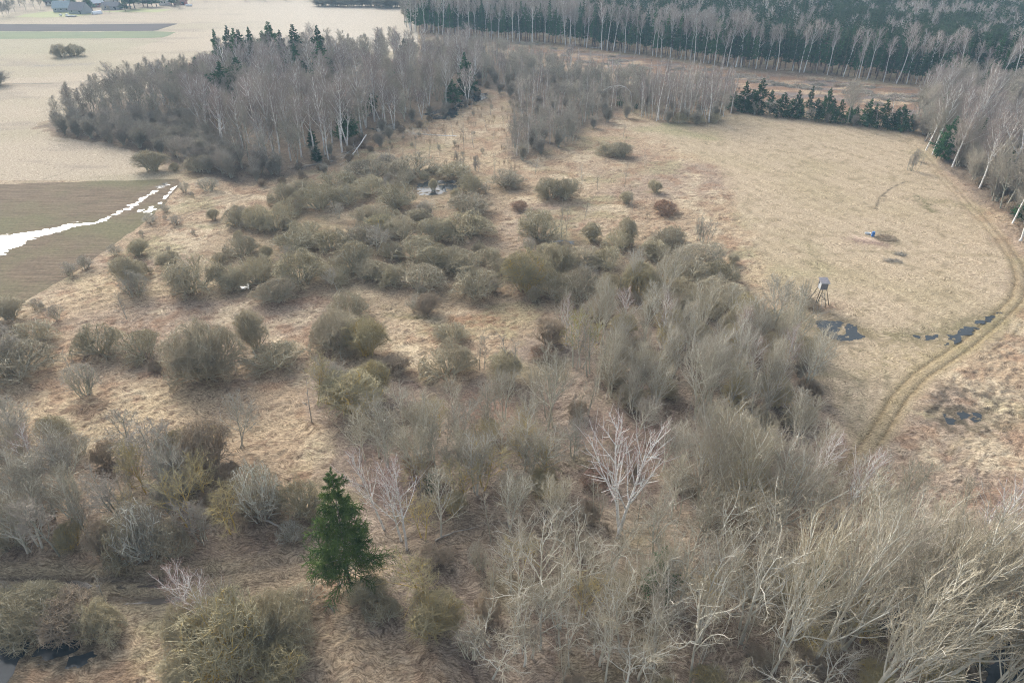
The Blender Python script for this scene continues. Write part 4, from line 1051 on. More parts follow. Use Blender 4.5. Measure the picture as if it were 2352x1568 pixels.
# front row of crooked pale trees
R_FR = 'in the front row of crooked trees'
for it in [('gnarled_tree', 1240, 1390, 1180, 170), ('gnarled_tree', 1325, 1400, 1175, 150), ('gnarled_tree', 1420, 1500, 1285, 170), ('gnarled_tree', 1500, 1390, 1210, 130), ('gnarled_tree', 1590, 1560, 1270, 200), ('gnarled_tree', 1560, 1400, 1200, 140), ('gnarled_tree', 1700, 1470, 1200, 190), ('gnarled_tree', 1640, 1420, 1180, 130), ('gnarled_tree', 1390, 1570, 1400, 130), ('gnarled_tree', 1240, 1490, 1330, 130), ('gnarled_tree', 1310, 1530, 1360, 120), ('gnarled_tree', 1180, 1500, 1370, 100), ('gnarled_tree', 1500, 1540, 1370, 120), ('gnarled_tree', 1770, 1560, 1290, 180), ('gnarled_tree', 1520, 1430, 1240, 120), ('gnarled_tree', 1490, 1440, 1250, 110), ('gnarled_tree', 1450, 1420, 1240, 110), ('gnarled_tree', 1370, 1440, 1250, 120), ('gnarled_tree', 1290, 1440, 1240, 130), ('gnarled_tree', 1190, 1420, 1230, 120), ('gnarled_tree', 1600, 1440, 1230, 130)]:
    tree(*it, R_FR, rg=rng)
hero('grove_spruce', 1510, 1375, 1255, 72, 'behind the crooked trees', 'dark half-hidden spruce', 0.5, vi=0)
hero('grove_spruce', 1850, 1400, 1270, 60, 'behind the leaning poplars', 'small dark half-hidden spruce', 0.9, vi=0)
zone(['gnarled_tree', 'lichen_tree', 'brown_shrub', 'sapling', 'lichen'], [(1140, 1270), (1400, 1260), (1700, 1260), (1980, 1330), (2000, 1560), (1760, 1650), (1300, 1600), (1150, 1500)], 3.5, 'under the crooked front trees', seed=14, H={'gnarled_tree': 8, 'lichen_tree': 5.5, 'brown_shrub': 2.0, 'sapling': 5, 'lichen': 3.2}, weights=[.38, .2, .14, .14, .14])

zone(['pale_sapling', 'pale_tree', 'grey_tree'], [(960, 1000), (1160, 940), (1380, 900), (1560, 960), (1860, 1010), (1900, 1130), (1800, 1240), (1560, 1250), (1300, 1230), (1000, 1240), (940, 1160)], 5.2, 'in the open wood around the largest birch', seed=51, H={'pale_sapling': 7.5, 'pale_tree': 9, 'grey_tree': 6.5}, weights=[.5, .38, .12], maxn=150, avoid=[(float(G(1421, 1232)[0]), float(G(1421, 1232)[1]), 2.5), (float(G(1421, 1290)[0]), float(G(1421, 1290)[1]), 3.0)])
zone(['pale_sapling', 'gnarled_tree'], [(1120, 1270), (1400, 1260), (1700, 1260), (1980, 1330), (2000, 1560), (1760, 1650), (1300, 1620), (1120, 1560)], 3.4, 'between the crooked front trees', seed=52, H={'pale_sapling': 6, 'gnarled_tree': 7}, weights=[.6, .4], maxn=150)
zone(['pale_sapling', 'pale_tree'], [(1850, 1080), (2000, 1130), (2250, 1200), (2330, 1400), (2100, 1480), (1850, 1350)], 4.2, 'behind the leaning poplars', seed=53, H={'pale_sapling': 7, 'pale_tree': 9}, weights=[.5, .5], maxn=90)
zone(['pale_sapling', 'pale_tree', 'alder'], [(-150, 1090), (60, 1080), (190, 1110), (235, 1230), (150, 1280), (-150, 1285)], 3.4, 'filling the grey wood at the left edge', seed=54, H={'pale_sapling': 8, 'pale_tree': 9.5, 'alder': 10}, weights=[.4, .35, .25], maxn=90)
zone(['pale_sapling', 'lichen_tree', 'grey_tree', 'brown_shrub'], [(240, 1060), (420, 1010), (560, 1080), (610, 1180), (560, 1250), (300, 1270)], 4.2, 'filling the bushy clump left of the spruce', seed=55, H={'pale_sapling': 6, 'lichen_tree': 5, 'grey_tree': 5.5, 'brown_shrub': 3}, maxn=50)
# leaning poplars of the lower right corner
R_BR = 'leaning right in the lower right corner'
for it in [(1790, 1500, 1190, 190, 0.09), (1860, 1540, 1170, 210, 0.15), (1930, 1490, 1150, 220, 0.20), (2010, 1560, 1180, 230, 0.22), (2090, 1500, 1160, 210, 0.22), (2140, 1590, 1230, 220, 0.25), (2010, 1430, 1150, 180, 0.19), (1900, 1400, 1120, 170, 0.14), (2230, 1640, 1330, 230, 0.28), (1960, 1640, 1300, 220, 0.22), (2150, 1430, 1180, 140, 0.19)]:
    x, yb, yt, ww, ln = it
    tree('bushy_aspen' if x % 20 else 'pale_tree', x, yb, yt, ww, R_BR, (0, ln), 'large pale many-limbed poplar', rg=rng)
zone(['lichen_tree', 'brown_shrub', 'lichen', 'willow_up'], [(1800, 1350), (2150, 1300), (2300, 1450), (2150, 1600), (1850, 1620)], 4.0, 'under the leaning poplars', seed=15, H={'lichen_tree': 6, 'brown_shrub': 2.5, 'lichen': 4, 'willow_up': 3}, weights=[.4, .2, .3, .1])
rows('in the lower right corner', [('willow_near', 2370, 1420, 170, 170), ('brown_shrub', 2260, 1470, 90, 60), ('willow_up', 2340, 1560, 120, 100)])

# left foreground wood
R_LW = 'in the grey wood at the left edge'
zone(['pale_tree', 'alder', 'grey_tree', 'near_birch'], [(-150, 1120), (60, 1130), (200, 1150), (235, 1230), (160, 1275), (-150, 1280)], 3.6, R_LW, seed=16, H={'pale_tree': 10, 'alder': 11, 'grey_tree': 9, 'near_birch': 10}, weights=[.35, .35, .2, .1])
zone(['grey_tree', 'willow', 'lichen'], [(-150, 1150), (200, 1190), (240, 1265), (120, 1285), (-150, 1285)], 4.0, 'under the grey wood at the left edge', seed=17, H={'grey_tree': 5, 'willow': 3, 'lichen': 3.2})
R_LB = 'in the bushy clump left of the spruce'
for it in [('star_tree', 345, 1292, 1170, 124, 'straw-coloured pollard with a leaning trunk'), ('star_tree', 600, 1205, 1075, 120, 'straw-coloured spiky bush'), ('brown_shrub', 490, 1110, 985, 120, 'tall brown twiggy bush'), ('grey_tree', 310, 1060, 950, 130, None), ('grey_tree', 370, 1110, 990, 150, None), ('lichen_tree', 350, 1150, 1030, 140, None), ('grey_tree', 430, 1150, 1010, 120, None), ('lichen_tree', 440, 1230, 1100, 130, None), ('lichen_tree', 530, 1245, 1130, 120, None), ('grey_tree', 400, 1190, 1060, 120, None), ('lichen_tree', 470, 1180, 1060, 110, None), ('grey_tree', 280, 1210, 1090, 120, None), ('willow', 300, 1300, 1200, 110, None), ('willow', 400, 1300, 1210, 100, None), ('grey_tree', 465, 1260, 1150, 100, None), ('brown_shrub', 250, 1290, 1210, 80, None), ('willow', 420, 1080, 1000, 110, None)]:
    tree(it[0], it[1], it[2] - 18, it[3] - 12, it[4], R_LB, look=it[5], rg=rng)
rows('left of the large spruce', [('willow', 700, 1200, 96, 90), ('star_tree', 676, 1255, 72, 46, 'fallen straw-coloured pollard crown'), ('brown_shrub', 640, 1180, 50, 50)])
rows('in the lower left corner by the pond', [('willow_near', 110, 1478, 170, 104), ('brown_shrub', 195, 1480, 140, 96, 'wide brown twiggy shrub'), ('willow_near', 250, 1485, 100, 84), ('open_shrub', 10, 1420, 80, 80)])
for it in [('near_birch', 527, 1475, 1300, 110, -0.2, 'thin pale birch leaning left'), ('near_birch', 440, 1420, 1290, 90, -0.05, 'small birch with pink twigs by puddle'), ('pale_tree', 560, 1470, 1345, 90, -0.1, None), ('sapling', 545, 1455, 1320, 50, -0.15, None), ('sapling', 575, 1455, 1330, 50, -0.05, None), ('sapling', 520, 1440, 1310, 50, -0.15, None), ('sapling', 245, 1385, 1320, 30, -0.1, None)]:
    tree(it[0], it[1], it[2], it[3], it[4], 'in the lower left clump', (0, it[5]), it[6], rg=rng)
rows('in the lower left clump', [('lichen', 560, 1600, 190, 190, 'big grey bush with yellow lichen'), ('willow_near', 480, 1520, 130, 120), ('willow_near', 660, 1520, 150, 130), ('lichen', 520, 1480, 110, 80), ('willow', 700, 1440, 110, 70), ('lichen', 660, 1600, 120, 100), ('willow_near', 450, 1600, 110, 90)])
rows('in the litter right of the large spruce', [('lichen', 1005, 1495, 124, 104, 'dense bush covered in yellow lichen'), ('open_shrub', 1102, 1325, 62, 74, 'dark upright bundle of stems'), ('willow', 885, 1445, 84, 64), ('brown_shrub', 1000, 1320, 90, 50), ('willow_up', 850, 1400, 90, 60), ('open_shrub', 1080, 1540, 90, 80), ('brown_shrub', 1120, 1440, 70, 60)])
tree('lichen_tree', 978, 1378, 1280, 160, 'in the litter right of the large spruce', (0, -0.1), 'grey tree with wide drooping limbs', rg=rng)
hero('young_spruce', 990, 1120, 1085, 40, 'left of the pale aspens', 'small dark bushy spruce', 0.4, vi=0)
zone(['sapling', 'grey_tree', 'lichen_tree'], [(960, 1100), (1180, 1060), (1220, 1200), (1160, 1320), (960, 1250)], 6.0, 'in the litter right of the large spruce', seed=18, H={'sapling': 7, 'grey_tree': 6, 'lichen_tree': 6.5})

# ------------------------------------------------------------ the left grove
GP_ALL = [(110, 300), (230, 232), (390, 196), (560, 162), (800, 146), (960, 136), (1100, 150), (1115, 205), (1080, 222), (940, 280), (860, 296), (845, 322), (760, 376), (640, 405), (560, 420), (450, 392), (340, 345), (210, 326), (120, 305)]
R_GR = 'deep in the left grove'
for it in [('mid_birch', 788 - 3, 350, 165, 66), ('mid_birch', 747, 356, 170, 60), ('mid_birch', 723, 348, 215, 70), ('mid_birch', 625, 352, 155, 56), ('mid_birch', 640, 352, 180, 56), ('mid_birch', 830, 310, 132, 66), ('mid_birch', 783, 340, 188, 60), ('mid_birch', 888, 294, 176, 36), ('mid_birch', 905, 296, 198, 44), ('mid_birch', 968, 275, 200, 36), ('mid_birch', 1025, 245, 118, 44), ('mid_birch', 1075, 245, 150, 36), ('mid_birch', 600, 340, 165, 60), ('mid_birch', 670, 370, 190, 56), ('mid_birch', 700, 330, 150, 60), ('mid_birch', 760, 310, 140, 60), ('mid_birch', 860, 280, 120, 56), ('mid_birch', 930, 260, 110, 50), ('mid_birch', 570, 330, 180, 50), ('mid_birch', 985, 250, 125, 44)]:
    tree(*it, 'along the front edge of the left grove', look='tall white birch trunk', rg=rng)
for it in [('grove_spruce', 632, 162, 60, 28), ('grove_spruce', 690, 172, 66, 26), ('grove_spruce', 744, 180, 68, 20), ('grove_spruce', 745, 210, 105, 38), ('grove_spruce', 540, 170, 68, 20), ('grove_spruce', 555, 180, 75, 20), ('grove_spruce', 570, 185, 78, 26), ('grove_spruce', 590, 180, 72, 20), ('grove_spruce', 510, 165, 76, 14), ('grove_spruce', 524, 250, 150, 30), ('grove_spruce', 490, 260, 180, 34), ('grove_spruce', 560, 235, 140, 34), ('grove_spruce', 655, 160, 78, 14), ('grove_spruce', 780, 185, 120, 18), ('grove_spruce', 932, 155, 98, 14), ('grove_spruce', 400, 220, 160, 18), ('grove_spruce', 462, 200, 140, 22), ('grove_spruce', 1070, 225, 130, 20), ('grove_spruce', 1040, 240, 190, 18), ('grove_spruce', 800, 320, 240, 26), ('grove_spruce', 850, 260, 180, 20), ('grove_spruce', 1070 + 6, 215, 150, 20), ('grove_spruce', 720, 345, 300, 12), ('grove_spruce', 730, 372, 345, 12), ('grove_spruce', 915, 170, 160, 16), ('grove_spruce', 690, 200, 110, 20), ('grove_spruce', 615, 150, 80, 16)]:
    tree(it[0], it[1], it[2], it[3] - 9, it[4] * 1.95, 'in the left grove', rg=rng)
av = []
zone(['mid_birch', 'alder', 'grey_tree'], [(450, 300), (520, 200), (560, 164), (800, 148), (960, 138), (1100, 150), (1115, 203), (1080, 220), (940, 278), (860, 292), (845, 318), (760, 370), (650, 398), (560, 395)], 5.9, R_GR, seed=21, H={'mid_birch': 17, 'alder': 15, 'grey_tree': 11}, weights=[.36, .46, .18], lean=0.04, maxn=300)
zone(['alder', 'mid_birch'], [(115, 296), (230, 236), (390, 200), (520, 190), (450, 290), (250, 280), (150, 300)], 5.4, 'at the left tip of the left grove', seed=22, H={'alder': 12, 'mid_birch': 13}, weights=[.85, .15], maxn=200)
zone(['alder_low', 'alder'], [(115, 300), (200, 275), (440, 285), (560, 380), (640, 402), (560, 420), (450, 390), (340, 343), (210, 325), (125, 306)], 3.9, 'in the low front fringe of the left grove', seed=23, H={'alder_low': 6.0, 'alder': 7.5}, weights=[.8, .2], maxn=200)
zone(['alder_low', 'brown_shrub'], [(560, 400), (700, 380), (850, 310), (1100, 220), (1090, 240), (870, 340), (700, 430), (560, 430)], 5.0, 'along the front foot of the left grove', seed=24, H={'alder_low': 4.0, 'brown_shrub': 2.0})

# grey sapling belt behind and right of the grove
R_SB = 'in the grey sapling belt behind the bog'
zone(['sapling', 'young_birch', 'grey_tree'], [(1000, 128), (1120, 112), (1330, 172), (1480, 202), (1490, 240), (1400, 258), (1330, 300), (1290, 330), (1200, 366), (1165, 352), (1195, 300), (1190, 215), (1100, 190), (1010, 160)], 3.9, R_SB, seed=25, H={'sapling': 10, 'young_birch': 11, 'grey_tree': 9}, weights=[.45, .3, .25], maxn=330)
zone(['alder_low', 'thicket', 'brown_shrub'], [(1000, 140), (1120, 120), (1330, 180), (1490, 210), (1490, 250), (1340, 310), (1290, 338), (1190, 372), (1160, 360), (1190, 310), (1190, 230), (1100, 200)], 6.5, 'under the grey sapling belt', seed=26, H={'alder_low': 5, 'thicket': 7, 'brown_shrub': 2.5}, weights=[.4, .4, .2], maxn=120)
zone(['young_birch', 'sapling', 'alder'], [(1470, 266), (1480, 225), (1560, 205), (1660, 215), (1690, 255), (1640, 282), (1560, 285)], 3.1, 'in the birch clump at the head of the meadow', seed=27, H={'young_birch': 13.5, 'sapling': 9, 'alder': 9}, weights=[.55, .3, .15], maxn=120)
for it in [('young_birch', 1473, 268, 150, 34), ('young_birch', 1508, 279, 145, 34), ('young_birch', 1512, 277, 180, 26), ('young_birch', 1558, 283, 160, 30), ('young_birch', 1568, 268, 140, 40), ('young_birch', 1610, 280, 180, 24), ('young_birch', 1618, 282, 190, 24), ('young_birch', 1628, 283, 160, 40), ('young_birch', 1652, 268, 140, 30)]:
    tree(*it, 'on the front edge of the birch clump', rg=rng)
rows('at the foot of the birch clump', [('willow', 1560, 286, 34, 28), ('willow', 1600, 286, 44, 24), ('willow', 1640, 284, 34, 24), ('young_spruce', 1424, 243, 16, 26), ('young_spruce', 1461, 250, 10, 12), ('brown_shrub', 1455, 243, 24, 24)])
zone(['snag', 'sapling', 'tuft', 'open_shrub'], [(880, 300), (960, 290), (1150, 220), (1190, 240), (1180, 340), (1120, 370), (900, 380)], 5.2, 'in the boggy clearing below the grove', seed=28, H={'snag': 5, 'sapling': 4.5, 'tuft': 1.8, 'open_shrub': 1.6}, weights=[.14, .14, .57, .15], maxn=160)
tree('snag', 1066, 350, 235, 14, 'in the boggy clearing below the grove', look='tallest grey dead trunk', rg=rng)
zone(['sapling', 'tuft', 'thicket'], [(760, 400), (900, 370), (1180, 370), (1180, 395), (900, 400), (780, 425)], 5, 'between the bog clearing and the willows', seed=29, H={'sapling': 5, 'tuft': 2, 'thicket': 4}, maxn=90)
zone(['tuft', 'open_shrub'], [(440, 450), (560, 450), (560, 640), (300, 720), (100, 800), (60, 730), (300, 560)], 9, 'scattered in the left bog', seed=30, H={'tuft': 1.1, 'open_shrub': 1.3}, maxn=50)
zone(['tuft'], [(1180, 390), (1450, 300), (1440, 330), (1500, 540), (1200, 520)], 9, 'scattered right of the thicket', seed=31, H={'tuft': 1.0}, maxn=40)

zone(['alder_low', 'brown_shrub', 'thicket'], [(1470, 268), (1490, 235), (1660, 225), (1690, 256), (1640, 284), (1560, 287)], 4.5, 'under the birch clump', seed=45, H={'alder_low': 4.5, 'brown_shrub': 2, 'thicket': 6}, maxn=60)
# ------------------------------------------------------------ spruce row at the meadow head
for it in [(1683, 253, 210, 24), (1706, 256, 186, 30), (1736, 261, 180, 34), (1722, 258, 205, 26), (1766, 252, 205, 18), (1786, 267, 212, 34), (1809, 268, 228, 20), (1824, 271, 208, 22), (1836, 272, 226, 18), (1869, 277, 226, 30), (1889, 278, 202, 24), (1904, 278, 236, 18), (1924, 283, 228, 26), (1947, 284, 244, 24), (1981, 288, 224, 26), (1996, 291, 238, 20), (2019, 292, 226, 34), (2048, 296, 246, 22), (2066, 299, 240, 34), (2085, 300, 262, 20), (1857, 250, 198, 14), (1910, 262, 226, 20), (1960, 282, 240, 20)]:
    tree('young_spruce', it[0], it[1], it[2], it[3] * 1.25, 'in the spruce row at the meadow head', (rng.normal(0, 0.04), rng.normal(0.03, 0.05)), rg=rng)
tree('alder', 1946, 286, 178, 60, 'in the spruce row at the meadow head', look='bare tree with a thick trunk', rg=rng)
for it in [(2040, 293, 216, 30), (2008, 293, 250, 20), (1975, 286, 232, 16), (2085, 300, 250, 20)]:
    tree('young_birch', *it, 'in the spruce row at the meadow head', rg=rng)

zone(['alder_low', 'grey_tree', 'tuft'], [(1660, 246), (1760, 244), (1900, 266), (2100, 290), (2100, 302), (1900, 284), (1690, 258)], 4.0, 'between the young spruces of the row', seed=41, H={'alder_low': 3.6, 'grey_tree': 4.5, 'tuft': 2}, maxn=60)
zone(['tuft', 'sapling', 'snag', 'open_shrub'], [(1180, 104), (1400, 130), (1700, 168), (2050, 205), (2150, 225), (2100, 275), (1900, 255), (1700, 220), (1480, 185), (1300, 150)], 8.0, 'on the felled strip before the far forest', seed=42, H={'tuft': 1.8, 'sapling': 5, 'snag': 4, 'open_shrub': 1.6}, weights=[.5, .25, .05, .2], maxn=200)
# ------------------------------------------------------------ right grove
R_RG = 'in the grove at the right edge'
zone(['mid_birch', 'alder', 'grey_tree', 'grove_spruce'], [(2110, 300), (2125, 250), (2180, 225), (2420, 235), (2520, 640), (2420, 600), (2330, 510), (2260, 452), (2200, 402), (2140, 352)], 5.0, R_RG, seed=32, H={'mid_birch': 16, 'alder': 14, 'grey_tree': 10, 'grove_spruce': 11}, weights=[.24, .48, .14, .14], maxn=230, tries=12000)
for it in [('mid_birch', 2125, 345, 190, 50), ('mid_birch', 2141, 355, 185, 60), ('mid_birch', 2187, 384, 230, 70), ('mid_birch', 2300, 440, 180, 110), ('mid_birch', 2268, 420, 250, 80), ('mid_birch', 2350, 480, 220, 90), ('grove_spruce', 2225, 258, 168, 34), ('mid_birch', 2215, 345, 140, 60), ('mid_birch', 2325, 515, 290, 80), ('mid_birch', 2345, 555, 330, 80), ('alder', 2305, 478, 300, 80), ('alder', 2350, 530, 360, 70), ('mid_birch', 2250, 425, 250, 70)]:
    tree(*it, 'on the inner edge of the right grove', (0, 0.08), look={'grove_spruce': 'lone leaning green spruce'}.get(it[0]), rg=rng)
zone(['alder_low', 'brown_shrub'], [(2110, 305), (2200, 380), (2330, 500), (2420, 590), (2500, 600), (2450, 400), (2200, 300)], 3.4, 'under the grove at the right edge', seed=33, H={'alder_low': 7.5, 'brown_shrub': 2.6}, weights=[.85, .15], maxn=200)
zone(['mid_birch', 'alder'], [(2080, 298), (2110, 260), (2160, 225), (2250, 240), (2130, 300)], 6.0, 'where the spruce row meets the right grove', seed=34, H={'mid_birch': 13, 'alder': 12}, maxn=20)
rows('beside the bend of the dirt track', [('thicket', 2090, 395, 36, 50), ('thicket', 2100, 372, 30, 30)])

# ------------------------------------------------------------ forest wall
FRONT = [(940, 74), (1000, 80), (1100, 90), (1176, 97), (1276, 102), (1388, 117), (1470, 127), (1545, 137), (1658, 155), (1764, 162), (1850, 170), (1939, 178), (2064, 195), (2190, 203), (2352, 222), (2520, 242)]
fr = GP(FRONT)
seg = [math.dist(a, b) for a, b in zip(fr[:-1], fr[1:])]
tot = sum(seg)
def along(s, off):
    """point s metres along the forest edge, off metres behind it"""
    for k, L in enumerate(seg):
        if s <= L or k == len(seg) - 1:
            a, b = fr[k], fr[k + 1]; t = s / L
            dx, dy = (b[0] - a[0]) / L, (b[1] - a[1]) / L
            nx, ny = -dy, dx
            if ny < 0: nx, ny = -nx, -ny
            return a[0] + dx * s + nx * off, a[1] + dy * s + ny * off
        s -= L
rg = np.random.default_rng(44)
s = 0
while s < tot:
    x, y = along(s, rg.uniform(0, 5)); 
    put('far_birch', x, y, None, rg.uniform(15.5, 25), 'along the front of the far forest', (rg.normal(0, 0.045), rg.normal(0, 0.05)), rg=rg)
    s += rg.uniform(1.8, 6.5)
s = 0
while s < tot:
    x, y = along(s, rg.uniform(2, 6)); 
    put('far_spruce', x, y, None, rg.uniform(13, 20), 'behind the birch front of the far forest', rg=rg)
    s += rg.uniform(2.0, 3.4)
s = 0
while s < tot:
    x, y = along(s, rg.uniform(7, 13)); 
    put('far_spruce', x, y, None, rg.uniform(16, 21), 'inside the far forest', rg=rg)
    s += rg.uniform(3.0, 5.0)
tree('mid_birch', 1312, 150, 96, 24, 'in front of the far forest', look='lone bushy grey birch', rg=rng)
tree('far_birch', 1658, 160, 66, 26, 'in front of the far forest', look='lone broad white birch', rg=rng)
tree('far_birch', 1966, 184, 108, 18, 'in front of the far forest', look='curved white birch', rg=rng)

# deep forest beyond: one object for each kind of stand
def stand(name, makers, pts, mats, label, cat, seed):
    rg = np.random.default_rng(seed)
    protos = []
    for mk in makers:
        parts, W0, H0 = mk
        vs, fs, ms, n = [], [], [], 0
        for nm, me in parts:
            v = np.empty(len(me.vertices) * 3, np.float32); me.vertices.foreach_get("co", v); v = v.reshape(-1, 3)
            f = np.empty(len(me.loops), np.int32); me.loops.foreach_get("vertex_index", f); f = f.reshape(-1, 4)
            vs.append(v); fs.append(f + n); ms.append(np.full(len(f), mats.index(me.materials[0]))); n += len(v)
        protos.append((np.concatenate(vs), np.concatenate(fs), np.concatenate(ms), H0))
    V, Fs, Ms, n = [], [], [], 0
    for x, y, h in pts:
        v, f, m, H0 = protos[int(rg.integers(0, len(protos)))]
        a = rg.uniform(0, 6.28); k = h / H0; wk = k * rg.uniform(0.9, 1.25)
        c, s_ = math.cos(a) * wk, math.sin(a) * wk
        q = np.empty_like(v); q[:, 0] = v[:, 0] * c - v[:, 1] * s_ + x; q[:, 1] = v[:, 0] * s_ + v[:, 1] * c + y; q[:, 2] = v[:, 2] * k
        V.append(q); Fs.append(f + n); Ms.append(m); n += len(v)
    me = mesh_from(name, np.concatenate(V), np.concatenate(Fs), mats, False, np.concatenate(Ms))
    o = link(name, me); tag(o, label, cat, kind='stuff')
    return o
fs_m = [mk_spruce(s_, 20, 6.0, 36, 5, 0, 0.26, 'needles_far', 0.35) for s_ in (1, 2, 3)]
fb_m = [mk_birch(s_, 20, 1, 0.06, 0.4, t0=0.5, lr=0.24, spread=(18, 40), nl=9) for s_ in (5, 6)]
fp_m = [mk_pine(s_, 19, 6) for s_ in (8, 9)]
rg = np.random.default_rng(91)
sp_, bi_, pi_ = [], [], []
ys_, yb_ = 285, 640
for gy in np.arange(290, 660, 5.0):
    for gx in np.arange(-110, 560, 5.0):
        x = gx + rg.uniform(-2.2, 2.2); y = gy + rg.uniform(-2.2, 2.2)
        # distance behind the front
        dx, dy = D_of(x, y, 20)
        bx, by = D_of(x, y, 0)
        if bx < 930 or dx > 2500 or dy < -60: continue
        fy = np.interp(bx, [p[0] for p in FRONT], [p[1] for p in FRONT])
        if by > fy - 1: continue
        if seg_dist(np.array(x), np.array(y), fr) < 14: continue
        n = fbm(np.array(x * 0.012 + 3), np.array(y * 0.022), 95, 3)
        m = fbm(np.array(x * 0.05 + 3), np.array(y * 0.05), 96, 2)
        h = rg.uniform(16, 21)
        pb = 0.75 if bx < 1350 else (0.8 if n > 0.56 else 0.12)
        if bx < 1250: pb = 0.85
        r = rg.random()
        if r < pb: bi_.append((x, y, h))
        elif 1900 < bx and m > 0.42 and n < 0.50: pi_.append((x, y, h * 0.95))
        else: sp_.append((x, y, h))
print('forest', len(sp_), len(bi_), len(pi_))
stand('spruce_forest', fs_m, sp_, [M['spruce_bark'], M['grey_bark'], M['needles_far']], 'dense dark green spruce forest stretching behind the birch front', 'forest', 1)
stand('birch_forest', fb_m, bi_, [M['birch_bark'], M['birch_twig']], 'purple-grey leafless birch forest mixed behind the front trees', 'forest', 2)
if pi_: stand('pine_forest', fp_m, pi_, [M['spruce_bark'], M['pine_needles']], 'grey-green pine forest with rounded tops at the upper right', 'forest', 3)

# ------------------------------------------------------------ built things
def box_verts(x0, x1, y0, y1, z0, z1):
    return [(x0, y0, z0), (x1, y0, z0), (x1, y1, z0), (x0, y1, z0), (x0, y0, z1), (x1, y0, z1), (x1, y1, z1), (x0, y1, z1)]
BOXF = [(0, 3, 2, 1), (4, 5, 6, 7), (0, 1, 5, 4), (1, 2, 6, 5), (2, 3, 7, 6), (3, 0, 4, 7)]
def meshp(name, verts, faces, mat, parent=None, **kw):
    me = bpy.data.meshes.new(name); me.from_pydata([tuple(v) for v in verts], [], faces); me.materials.append(mat); me.update()
    return link(name, me, parent)
def boxes(name, lst, mat, parent):
    v, f = [], []
    for b in lst:
        n = len(v); v += box_verts(*b); f += [tuple(i + n for i in q) for q in BOXF]
    return meshp(name, v, f, mat, parent)
def pole(name, pts, r0, r1, mat, parent, S=6):
    P = np.array([pts], float); R = np.linspace(r0, r1, len(pts))[None, :]
    v, q = tube_arrays(P, R, S)
    return link(name, mesh_from(name, v, q, mat, True), parent)

M['board'] = flat('board', (0.22, 0.215, 0.225), 0.8, 6, 0.12)
M['board_pale'] = flat('board_pale', (0.48, 0.50, 0.51), 0.7, 5, 0.1)
M['felt'] = flat('roof_felt', (0.24, 0.23, 0.245), 0.8, 3, 0.18)
M['dark'] = flat('dark_opening', (0.03, 0.03, 0.035), 0.6, 3, 0.1)
M['pole_wood'] = wood('pole_wood', (0.17, 0.14, 0.10), (0.36, 0.33, 0.27), None, 2.0)

tx, ty = [float(q) for q in G(1878, 702)]
tw_ = bpy.data.objects.new('hunting_tower', None); COL.objects.link(tw_); tw_.location = (tx, ty, 0)
tag(tw_, 'grey wooden hunting tower on splayed poles at the meadow edge', 'hunting tower')
zb, zt = 3.55, 4.85
a_ = 0.62
cab = boxes('cabin', [(-a_, a_, -a_, a_, zb, zb + 0.07), (-a_, a_, -a_, -a_ + 0.04, zb + 0.073, zt), (-a_, a_, a_ - 0.04, a_, zb + 0.073, zt + 0.33), (a_ - 0.04, a_, -a_ + 0.043, a_ - 0.043, zb + 0.073, zt), (-a_, -a_ + 0.04, -a_ + 0.043, a_ - 0.043, zb + 0.073, zt)], M['board'], tw_)
boxes('wall_panel', [(-a_ - 0.03, -a_ - 0.003, -a_ + 0.02, a_ - 0.3, zb + 0.05, zt - 0.1)], M['board_pale'], tw_)
boxes('window', [(-a_ - 0.05, -a_ - 0.032, 0.1, 0.5, zt - 0.42, zt - 0.12)], M['dark'], tw_)
boxes('batten', [(-a_, a_, -a_ - 0.03, -a_ - 0.003, zt - 0.12, zt - 0.06), (-a_, -a_ + 0.06, -a_ - 0.03, -a_ - 0.003, zb + 0.03, zt - 0.13), (a_ - 0.06, a_, -a_ - 0.03, -a_ - 0.003, zb + 0.03, zt - 0.13)], M['pole_wood'], tw_)
rf = meshp('roof', [(-0.78, -0.86, zt + 0.02), (0.78, -0.86, zt + 0.02), (0.78, 0.82, zt + 0.42), (-0.78, 0.82, zt + 0.42), (-0.78, -0.86, zt + 0.10), (0.78, -0.86, zt + 0.10), (0.78, 0.82, zt + 0.50), (-0.78, 0.82, zt + 0.50)], BOXF, M['felt'], tw_)
boxes('roof_strip', [(-0.02, 0.03, -0.87, -0.845, zt + 0.02, zt + 0.14), (-0.79, 0.79, -0.895, -0.873, zt + 0.0, zt + 0.115)], M['board_pale'], rf)
feet = [(-1.55, 1.15), (-1.1, -1.0), (2.05, 0.0), (0.15, 0.75)]
tops = [(-0.56, 0.56), (-0.56, -0.56), (0.56, -0.56), (0.56, 0.56)]
for (fx, fy), (px, py) in zip(feet, tops):
    pole('leg', [(fx, fy, -0.1), ((fx + px) / 2, (fy + py) / 2, zb / 2), (px, py, zb + 0.02)], 0.09, 0.07, M['pole_wood'], tw_)
for a, b in (((-3.1, 0.9, 0.0), (-0.72, 0.3, 2.7)), ((-2.1, 0.2, 0.0), (-0.62, -0.3, 2.6)), ((0.95, -1.5, 0.0), (0.3, -0.6, 2.9)), ((-1.1, 0.9, 0.8), (0.5, 0.6, 1.6)), ((-0.9, -0.7, 1.1), (1.2, 0.0, 1.5)), ((1.4, 0.1, 0.9), (0.3, 0.6, 1.9))):
    pole('brace', [a, b], 0.05, 0.04, M['pole_wood'], tw_)
ld = bpy.data.objects.new('ladder', None)
ldm = Bag()
for dx in (-0.22, 0.22):
    ldm.tubes(np.array([[(0.25 + dx, -1.35, 0), (0.1 + dx, -0.75, 3.3)]], float), np.full((1, 2), 0.035), 5)
